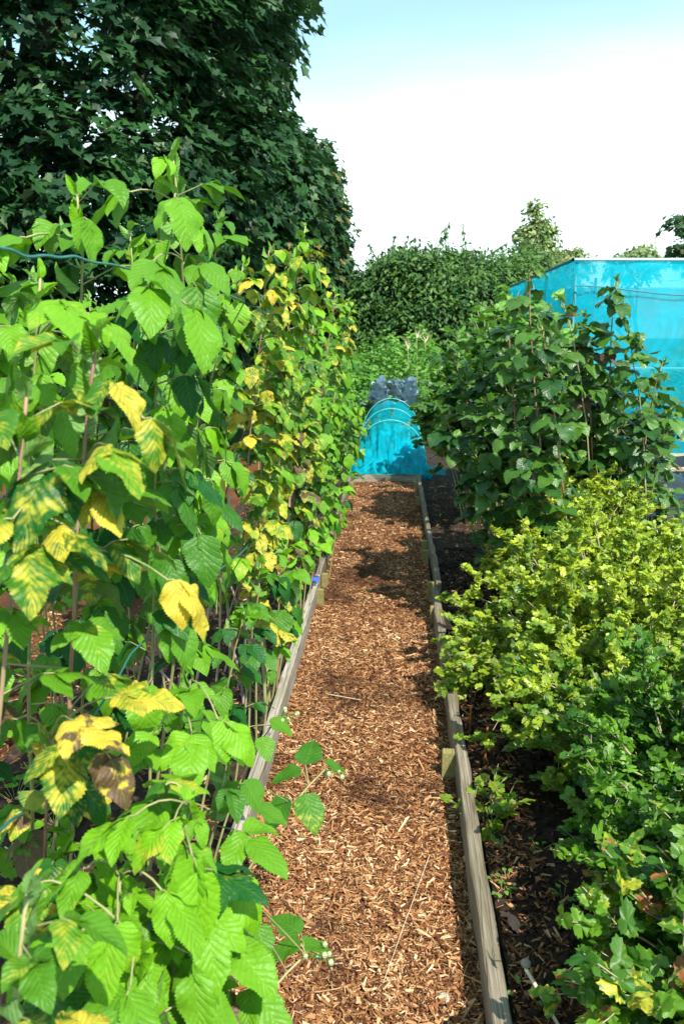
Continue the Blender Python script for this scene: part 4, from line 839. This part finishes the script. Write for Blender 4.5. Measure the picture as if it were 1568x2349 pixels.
for i, (px, Y, lab) in enumerate([(870, 12.9, 'blue grey cabbage plant left behind the turquoise tunnel'), (905, 13.3, 'blue grey cabbage plant directly behind the middle of the tunnel'), (938, 12.8, 'blue grey cabbage plant right behind the turquoise tunnel')]):
    r = RS(600 + i); p = U(px, 905, Y); t = thing('cabbage_plant', (p[0], Y, 0), lab, 'cabbage', 'cabbages behind the tunnel'); lv = Leaves(T_WAVY); ms = MB()
    tube(ms, [(p[0], Y, 0), (p[0], Y, .62)], .025, 6)
    for k in range(26):
        a = k * 2.4; e = .45 + 1.0 * k / 26; d = np.array([math.cos(a) * math.cos(e), math.sin(a) * math.cos(e), math.sin(e)])
        o = np.array([p[0], Y, .42 + .28 * k / 26]); tube(ms, [o, o + d * .08], .006, 4, cap=False)
        lv.add(o + d * .06, d, (-math.cos(a) * math.sin(e), -math.sin(a) * math.sin(e), math.cos(e)), .24 * r.uniform(.8, 1.15), .17, bend=r.uniform(.1, .7), fold=.25, und=.035, ph=r.rand(), var=(r.uniform(.2, 1), 0, 0))
    ms.build('stalk', M_STEM_GRN, t); mf = MB(); lv.flush(mf); mf.build('foliage', M_CAB, t)

# ------------------------------------------------------------------ net cage
def cage():
    x0 = U(1316, 598, 9.0)[0]; x1 = 5.2; y0, y1 = 9.0, 14.0; z = U(1316, 598, 9.0)[2]
    t = thing('fruit_cage', (x0, y0, 0), 'tall turquoise netted fruit cage with a white top rail', 'fruit cage')
    def netp(a, b, c, d, nu, nv, s, nd):
        a, b, c, d = map(np.array, (a, b, c, d)); u = np.linspace(0, 1, nu)[None, :, None]; v = np.linspace(0, 1, nv)[:, None, None]
        P = (a * (1 - u) + b * u) * (1 - v) + (d * (1 - u) + c * u) * v
        w = s * (np.sin(u * 9 + v * 4) * np.sin(v * 5) + .5 * np.sin(u * 43 + v * 5 + 2 * np.sin(u * 11)) * (1 - .6 * v) + .35 * np.sin(v * 40 + u * 7) * v ** 2); w = w * np.sin(v * 3.1416) ** .3
        P = P + np.array(nd) * w; mb = MB(); i = (np.arange(nv - 1)[:, None] * nu + np.arange(nu - 1)[None]).ravel()
        mb.add(P.reshape(-1, 3), np.stack([i, i + 1, i + nu + 1, i + nu], -1)); return mb
    netp((x0, y0, z), (x1, y0, z), (x1, y0, .25), (x0, y0, .25), 110, 50, .04, (0, 1, 0)).build('front_net', M_NET, t)
    netp((x0, y0, z), (x0, y1, z), (x0, y1, .25), (x0, y0, .25), 110, 50, .04, (1, 0, 0)).build('side_net', M_NET, t)
    netp((x0, y1, z), (x1, y1, z), (x1, y1, .25), (x0, y1, .25), 60, 30, .025, (0, -1, 0)).build('back_net', M_NET, t)
    netp((x0, y0, z), (x1, y0, z), (x1, y1, z - .02), (x0, y1, z - .02), 60, 60, .03, (0, 0, -1)).build('roof_net', M_NET, t)
    ps = [(x0 + .03, y0 + .03), (x0 + .62, y0 + .9), (x0 + 1.0, y1 - .4), (x0 + 1.35, y0 + .03), (x1 - .1, y0 + .03), (x0 + .03, y0 + 1.7), (x0 + .03, y0 + 3.4), (x0 + .03, y1 - .03), (x0 + 1.6, y1 - .05), (x0 + .8, y0 + 2.5)]
    for x, y in ps:
        m = MB(); tube(m, [(x, y, 0), (x, y, z - .01)], .018, 8); m.build('post', M_POST, t)
    m = MB(); tube(m, [(x0, y0 - .01, z + .012), (x1, y0 - .01, z - .01)], .014, 8); m.build('top_rail', M_PIPE, t)
    m = MB(); tube(m, [(x0 - .01, y0, z + .01), (x0 - .01, y1, z + .005)], .018, 8); m.build('side_rail', M_POST, t)
    m = MB(); xs = np.linspace(x0 + .02, x1, 40); tube(m, np.stack([xs, np.full(40, y0 - .035), z - .30 + .05 * np.cos((xs - x0) * 2.6)], 1), .007, 5); m.build('seam_cord', M_POST, t)
    zm = U(1480, 845, 9.0)[2]
    m = MB(); tube(m, [(x0, y0 + .06, zm), (x1, y0 + .06, zm)], .010, 6); m.build('middle_rail', M_PIPE, t)
cage()
bush('caged_bush', 'leafy bush growing inside the turquoise cage behind the front net', 'bush', (4.1, 10.8, .6), (1.1, .9, .75), 80, 7, 6, .11, T_LO, M_WEED, 640, tone=(.1, .8), zmin=.1, W_=.6)
bush('caged_bush', 'lower bush inside the turquoise cage near its corner', 'bush', (2.9, 11.2, .45), (.7, .8, .55), 60, 7, 6, .10, T_LO, M_WEED, 641, tone=(.1, .8), zmin=.1, W_=.6)

# black plastic and planks before the cage
def heap():
    mb = MB(); nx, ny = 44, 26; x = np.linspace(1.55, 3.6, nx); y = np.linspace(5.7, 8.2, ny); X, Y = np.meshgrid(x, y)
    e = np.clip(np.minimum.reduce([(X - 1.55) / .35, (3.6 - X) / .3, (Y - 5.7) / .3, (8.2 - Y) / .3]), 0, 1)
    Z = e ** .6 * (.30 + .16 * vnoise(X, Y, 2.2, 31) + .10 * np.abs(vnoise(X + Y * .4, Y, 6, 32) - .5) * 2 + .03 * vnoise(X, Y, 16, 33)) + .03
    a = (np.arange(ny - 1)[:, None] * nx + np.arange(nx - 1)[None]).ravel(); mb.add(np.stack([X, Y, Z], -1).reshape(-1, 3), np.stack([a, a + 1, a + nx + 1, a + nx], -1))
    tag(mb.build('plastic_sheet', M_PLASTIC), 'crumpled black plastic sheet heaped before the net cage', 'plastic sheet')
heap()
def plank(label, p0, p1, z, w=.10, th=.025, mat=M_PLANK):
    o = board('plank', label, p0, p1, w, z, z + th, mat, 'loose planks before the cage', seed=9); o['category'] = 'plank'; return o
g = G(1568, 1048, .5)
plank('pale loose plank lying farther back on the black plastic', (2.1, 7.75), (3.5, 7.9), .50, .14)
plank('pale loose plank nearer the camera on the black plastic', (2.0, 6.9), (3.5, 7.25), .50, .05)

# ------------------------------------------------------------------ trees
def tree(name, label, pos, lobes, ncl, nlf, L_, T, mat, seed, group=None, trunk=.25, tone=(.1, .9), yel=(0, 0), W_=1.0, cl=.35, droop=.5, height=None, inner=.2, front=None, cat='tree', shoots=0):
    r = RS(seed); pos = np.array([pos[0], pos[1], 0.0]); t = thing(name, pos, label, cat, group)
    C = np.array([l[0] for l in lobes], float); Rr = np.array([l[1] for l in lobes], float); H = height or max(c[2] for c in C)
    mt = MB(); n = 14
    if trunk:
        P = bez(pos, pos + [r.normal(0, .2), 0, H * .5], [C[:, 0].mean(), C[:, 1].mean(), H], n); tube(mt, P, np.linspace(trunk, trunk * .2, n), 10)
        for c, q in zip(C, Rr):
            s = P[min(n - 1, int(n * .25 + 6 * r.rand()))]; B = bez(s, (s + c) / 2 + [0, 0, q[2] * .25], c, 8); tube(mt, B, np.linspace(trunk * .35, trunk * .08, 8), 6)
            for k in range(5):
                e = c + q * nrm(r.normal(0, 1, 3)) * .8; tube(mt, bez(c - (c - s) * .15 * k, (c + e) / 2, e, 5), np.linspace(trunk * .12, trunk * .03, 5), 4, cap=False)
        mt.build('trunk', M_BARK, t)
    area = (Rr[:, 0] * Rr[:, 2]); pr = area / area.sum(); lv = Leaves(T)
    li = r.choice(len(C), ncl * 3, p=pr); D = nrm(r.normal(0, 1, (ncl * 3, 3)))
    fr = r.uniform(1 - inner, 1.04, ncl * 3) + .16 * (r.rand(ncl * 3) < .10)
    P = C[li] + D * Rr[li] * fr[:, None]
    keep = P[:, 2] > .12
    if front is not None:      # fewer leaves on the side no one sees
        keep &= (r.rand(len(P)) < np.clip(.55 - (D @ nrm(np.array(front))) * -1.0 * 1.0, .12, 1.0)) if False else (r.rand(len(P)) < np.clip(.45 + D @ nrm(np.array(front, float)) * 1.2 + .4 * D[:, 2], .10, 1.0))
    for j in range(len(C)):
        ins = (((P - C[j]) / Rr[j]) ** 2).sum(1) < .62; keep &= ~(ins & (li != j))
    idx = np.nonzero(keep)[0][:ncl]; P = P[idx]; D = D[idx]; li = li[idx]
    for p, dd in zip(P, D):
        tw = r.uniform(*tone); yy = r.uniform(*yel) if r.rand() < .5 else 0
        hz = nrm(dd * [1, 1, .25] + r.normal(0, .25, 3)); sd_ = np.cross(hz, [0, 0, 1]); k = nlf
        g = r.rand(k); oo = p[None] + hz[None] * (g[:, None] - .5) * cl * 1.2 + sd_[None] * r.normal(0, cl * .35, (k, 1)); oo[:, 2] += r.normal(0, cl * .14, k) - droop * cl * g ** 2
        for o in oo:
            d = nrm(hz * .7 + sd_ * r.normal(0, .7) + np.array([0, 0, -droop * r.uniform(.4, 1.6)])); nn = nrm(np.array([0, 0, 1.0]) + hz * .6 + r.normal(0, .5, 3))
            lv.add(o, d, nn, L_ * r.uniform(.7, 1.2), L_ * W_, bend=r.uniform(.2, .8), fold=.15, curl=.15, und=.02, ph=r.rand(), var=(np.clip(tw + r.normal(0, .12), 0, 1), yy, 0))
    for k in range(shoots):
        ms = MB()
        j = r.randint(len(C)); a = r.uniform(-1, 1); b0 = C[j] + Rr[j] * nrm(np.array([a, r.uniform(-.6, .3), 1.0])) * .9; tip = b0 + np.array([r.normal(0, .3), r.normal(0, .2), r.uniform(.4, 1.0)])
        P_ = bez(b0, (b0 + tip) / 2 + [r.normal(0, .08), 0, 0], tip, 6); tube(ms, P_, .012, 4)
        for q in range(16):
            x = r.uniform(0, 5); i_ = min(int(x), 4); o = P_[i_] + (P_[i_ + 1] - P_[i_]) * (x - i_); aa = r.uniform(0, 6.28)
            lv.add(o, (math.cos(aa), math.sin(aa), -.5), (0, -.3, 1), L_ * r.uniform(.7, 1.1), L_ * W_, bend=.6, var=(r.uniform(*tone), 0, 0))
        ms.build('shoot', M_BARK, t)
    mf = MB(); N_LEAF[0] += len(lv.R); lv.flush(mf); mf.build('crown', mat, t)
    return t
def blob(px, py, Y, rx, ry, rz): return (U(px, py, Y), (rx, ry, rz))
FRONT = (.35, -1, 0)
tree('sycamore', 'huge dark green sycamore filling the upper left of the photo', (-6.5, 13.5),
     [blob(60, 200, 12, 2.6, 2.2, 1.9), blob(290, 120, 12.5, 2.0, 2.0, 1.7), blob(385, -60, 13, 1.9, 2, 1.7), blob(440, 130, 13.5, 1.15, 1.6, 1.0), blob(200, 480, 11.5, 2.0, 2.0, 1.5), blob(-150, 450, 11, 2.2, 2, 1.8), blob(450, 400, 13, 1.35, 1.6, 1.3),
      blob(100, 800, 12, 2.6, 1.8, 1.5), blob(420, 700, 13, 1.6, 1.6, 1.4), blob(100, -250, 12, 2.8, 2.4, 2.2), blob(380, -300, 13.5, 2.0, 2, 2.0), blob(-350, 100, 12, 3, 2.4, 2.6)],
     2900, 21, .138, T_MAPLE, M_SYC, 701, trunk=.42, tone=(-.2, 1), cl=.5, droop=.45, height=7.5, inner=.6, front=FRONT, W_=1.05)
tree('sycamore', 'second sycamore behind, its edge standing out against the white sky', (-3.6, 19),
     [blob(455, 60, 17.5, 1.6, 1.8, 1.6), blob(572, -30, 18, .95, 1.6, .95), blob(540, 240, 18, 1.0, 1.6, .9), blob(590, 330, 18.5, 1.05, 1.6, .8), blob(560, 430, 18, 1.6, 1.8, 1.3), blob(575, 90, 18.5, .7, 1.4, .55), blob(450, -250, 18, 1.9, 2, 2.0)],
     1700, 16, .165, T_MAPLE, M_SYC, 702, trunk=.35, tone=(.1, 1), cl=.6, droop=.6, height=8, inner=.55, front=FRONT, W_=1.05)
tree('sycamore', 'farther sycamore with orange brown keys along its right edge', (-3.4, 24),
     [blob(680, 420, 23, 1.0, 1.8, 1.2), blob(705, 500, 23.5, .95, 1.6, 1.1), blob(690, 640, 23, 1.3, 1.8, 1.2), blob(640, 560, 23, 1.6, 1.8, 1.6), blob(722, 640, 24, .75, 1.4, 1.0), blob(600, 760, 23, 2.4, 1.8, 1.2)],
     1500, 15, .17, T_MAPLE, M_SYC, 703, trunk=.3, tone=(.3, 1), yel=(.1, .75), cl=.6, droop=.6, height=5, inner=.35, front=FRONT, W_=1.05)
HG = 'trees of the hedge behind the plots'
tree('cherry_tree', 'dark bushy cherry tree in the hedge just left of the middle', (-.2, 24), [blob(845, 670, 23, .7, 1.3, .7), blob(890, 630, 23.5, .5, 1.0, .55), blob(825, 700, 23, .5, 1, .7), blob(870, 760, 22.5, 1.2, 1.3, .9), blob(935, 720, 22.5, 1.0, 1.3, 1.1)],
     430, 40, .175, T_MIN, M_CHER, 704, group=HG, trunk=.15, tone=(0, .9), W_=.38, cl=.8, droop=.5, height=3.2, inner=.7, front=FRONT, shoots=5)
tree('cherry_tree', 'cherry tree of the hedge with long shoots sticking into the sky', (.9, 23), [blob(925, 600, 22.5, .4, .9, .5), blob(975, 640, 22.5, .8, 1.2, .8), blob(1045, 615, 23, .65, 1.0, .6), blob(1090, 640, 23, .6, 1.0, .55), blob(1000, 740, 22, 1.5, 1.3, 1.0), blob(1080, 720, 22, 1.0, 1.2, 1.1)],
     560, 40, .175, T_MIN, M_CHER, 705, group=HG, trunk=.15, tone=(0, 1), W_=.38, cl=.8, droop=.5, height=3.3, inner=.7, front=FRONT, shoots=9)
tree('cherry_tree', 'rounded hedge tree rising right before the pale poplar', (2.8, 24), [blob(1130, 635, 23, .6, 1.1, .6), blob(1185, 625, 24, .6, 1.1, .6), blob(1100, 670, 23, .7, 1, .6), blob(1160, 740, 22.5, 1.2, 1.3, 1.0), blob(1215, 600, 25, .5, 1.0, .5), blob(1250, 720, 23, 1.5, 1.3, .9)],
     470, 40, .175, T_MIN, M_CHER, 706, group=HG, trunk=.15, tone=(.3, 1), W_=.4, cl=.8, droop=.5, height=3.2, inner=.7, front=FRONT, yel=(0, .3), shoots=5)
tree('poplar', 'slender pale poplar standing alone above the hedge', (7.4, 45), [blob(1222, 565, 44, .75, 1, 1.0), blob(1230, 520, 44, .5, .8, .8), blob(1226, 490, 44, .32, .5, .7), blob(1250, 540, 44, .5, .7, .8), blob(1205, 550, 44, .5, .7, .8)],
     170, 13, .26, T_MIN, M_FAR, 707, trunk=.18, tone=(.3, 1), yel=(.1, .5), W_=.6, cl=.55, droop=.4, height=6.5, inner=.6)
tree('willow_bush', 'brownish thin crowned tree just behind the cage roof', (11, 50), [blob(1300, 605, 48, 1.4, 1.2, .9), blob(1265, 615, 48, 1.0, 1, .7)], 260, 12, .26, T_MIN, M_FAR, 708, trunk=.15, tone=(.2, .8), yel=(.4, .8), W_=.5, cl=.6, droop=.5, height=4.5, inner=.6, group='far trees behind the cage')
tree('far_tree', 'round green far tree over the white cage rail', (14, 50), [blob(1465, 600, 48, 1.3, 1.2, .75), blob(1430, 610, 48, 1.0, 1, .5)], 260, 12, .26, T_MIN, M_FAR, 709, trunk=.15, tone=(.1, .7), W_=.6, cl=.6, droop=.5, height=4, inner=.5, group='far trees behind the cage')
tree('maple', 'dark maple branch reaching in at the right edge of the sky', (9.5, 20), [blob(1562, 505, 20, .16, .5, .22), blob(1568, 565, 20, .42, .7, .32), blob(1610, 560, 20, .5, .8, .5), blob(1720, 520, 20, 1.2, 1, .9)],
     260, 10, .16, T_MAPLE, M_SYC, 710, trunk=.15, tone=(.1, .8), W_=1, cl=.4, droop=.5, height=4.5, inner=.6, yel=(0, .4))
# long shoots of the cherries
# ------------------------------------------------------------------ rough growth beyond the tunnel
def growth(name, label, x0, x1, y0, y1, n, hf, L_, mat, seed, W_=.6, T=T_LO, tone=(.1, .9)):
    r = RS(seed); lv = Leaves(T); X = r.uniform(x0, x1, n); Y = r.uniform(y0, y1, n); Hh = hf(X, Y)
    Z = Hh * (1 - .6 * r.rand(n) ** 2)
    pat = vnoise(X, Y, 2.2, seed)
    for x, y, z, q in zip(X, Y, Z, pat):
        a = r.uniform(0, 6.28); lv.add((x, y, z), (math.cos(a), math.sin(a), r.uniform(-.5, .7)), (r.normal(0, .4), -.3 + r.normal(0, .4), 1), L_ * r.uniform(.5, 1.3), L_ * W_, bend=.6, ph=r.rand(), var=(np.clip(q * .8 + r.uniform(-.1, .3), 0, 1), 0, 0))
    mf = MB(); N_LEAF[0] += n; lv.flush(mf); return tag(mf.build(name, mat, origin=(0, 0, 0)), label, 'undergrowth', kind='stuff')
growth('undergrowth', 'bright green tangle of nettles and weeds beyond the tunnel', -1.6, 2.0, 12.9, 20.5, 15000, lambda x, y: .2 + 1.1 * vnoise(x, y, 1.6, 21) ** 1.5 + .35 * vnoise(x, y, 6, 27) + .05 * (y - 13), .12, M_WEED, 720)
growth('undergrowth', 'dark low growth under the sycamores left of the row', -12, -1.6, 9.5, 19, 12000, lambda x, y: .3 + .8 * vnoise(x, y, .8, 22), .16, M_CHER, 721)
growth('undergrowth', 'low growth around and behind the net cage', 2.0, 9, 14.2, 21, 8000, lambda x, y: .5 + .8 * vnoise(x, y, 1, 23), .14, M_WEED, 722)
# leaf litter weeds between tunnel and the canes
bush('bindweed', 'pale green leafy weeds left of the tunnel under the last canes', 'weeds', (-.75, 9.9, .35), (.34, 1.0, .5), 60, 7, 6, .07, T_LO, M_WEED, 723, tone=(.4, 1), W_=.7, zmin=.05)
# sweetcorn
for i, (px, py, Y, lab) in enumerate([(955, 775, 14.5, 'sweetcorn plant with a pale tassel before the dark hedge'), (975, 785, 14.8, 'second sweetcorn plant, its tassel leaning right'), (935, 800, 14.2, 'short sweetcorn plant left of the tasselled pair')]):
    r = RS(730 + i); tp = U(px, py, Y); t = thing('sweetcorn', (tp[0], Y, 0), lab, 'sweetcorn', 'sweetcorn plants before the hedge'); ms = MB(); P = bez((tp[0], Y, 0), (tp[0] + .03, Y, tp[2] / 2), tp, 8); tube(ms, P, np.linspace(.014, .006, 8), 6)
    ms.build('stalk', M_STEM_GRN, t); lv = Leaves(T_MID)
    for k in range(10):
        a = r.uniform(0, 6.28); o = P[2 + k // 2]; lv.add(o, (math.cos(a) * .6, math.sin(a) * .6, .8), (-math.cos(a), -math.sin(a), .6), .5, .05, bend=1.6, fold=.4, var=(.7, 0, 0), ph=r.rand())
    mf = MB(); lv.flush(mf); mf.build('foliage', M_WEED, t); mt = MB()
    for k in range(9): tube(mt, [tp, tp + np.array([r.normal(0, .07), r.normal(0, .05), r.uniform(.08, .2)])], .004, 4)
    mt.build('tassel', M_TWINE, t)
print('LEAVES', N_LEAF[0], 'FACES', sum(len(o.data.polygons) for o in bpy.data.objects if o.type == 'MESH'))
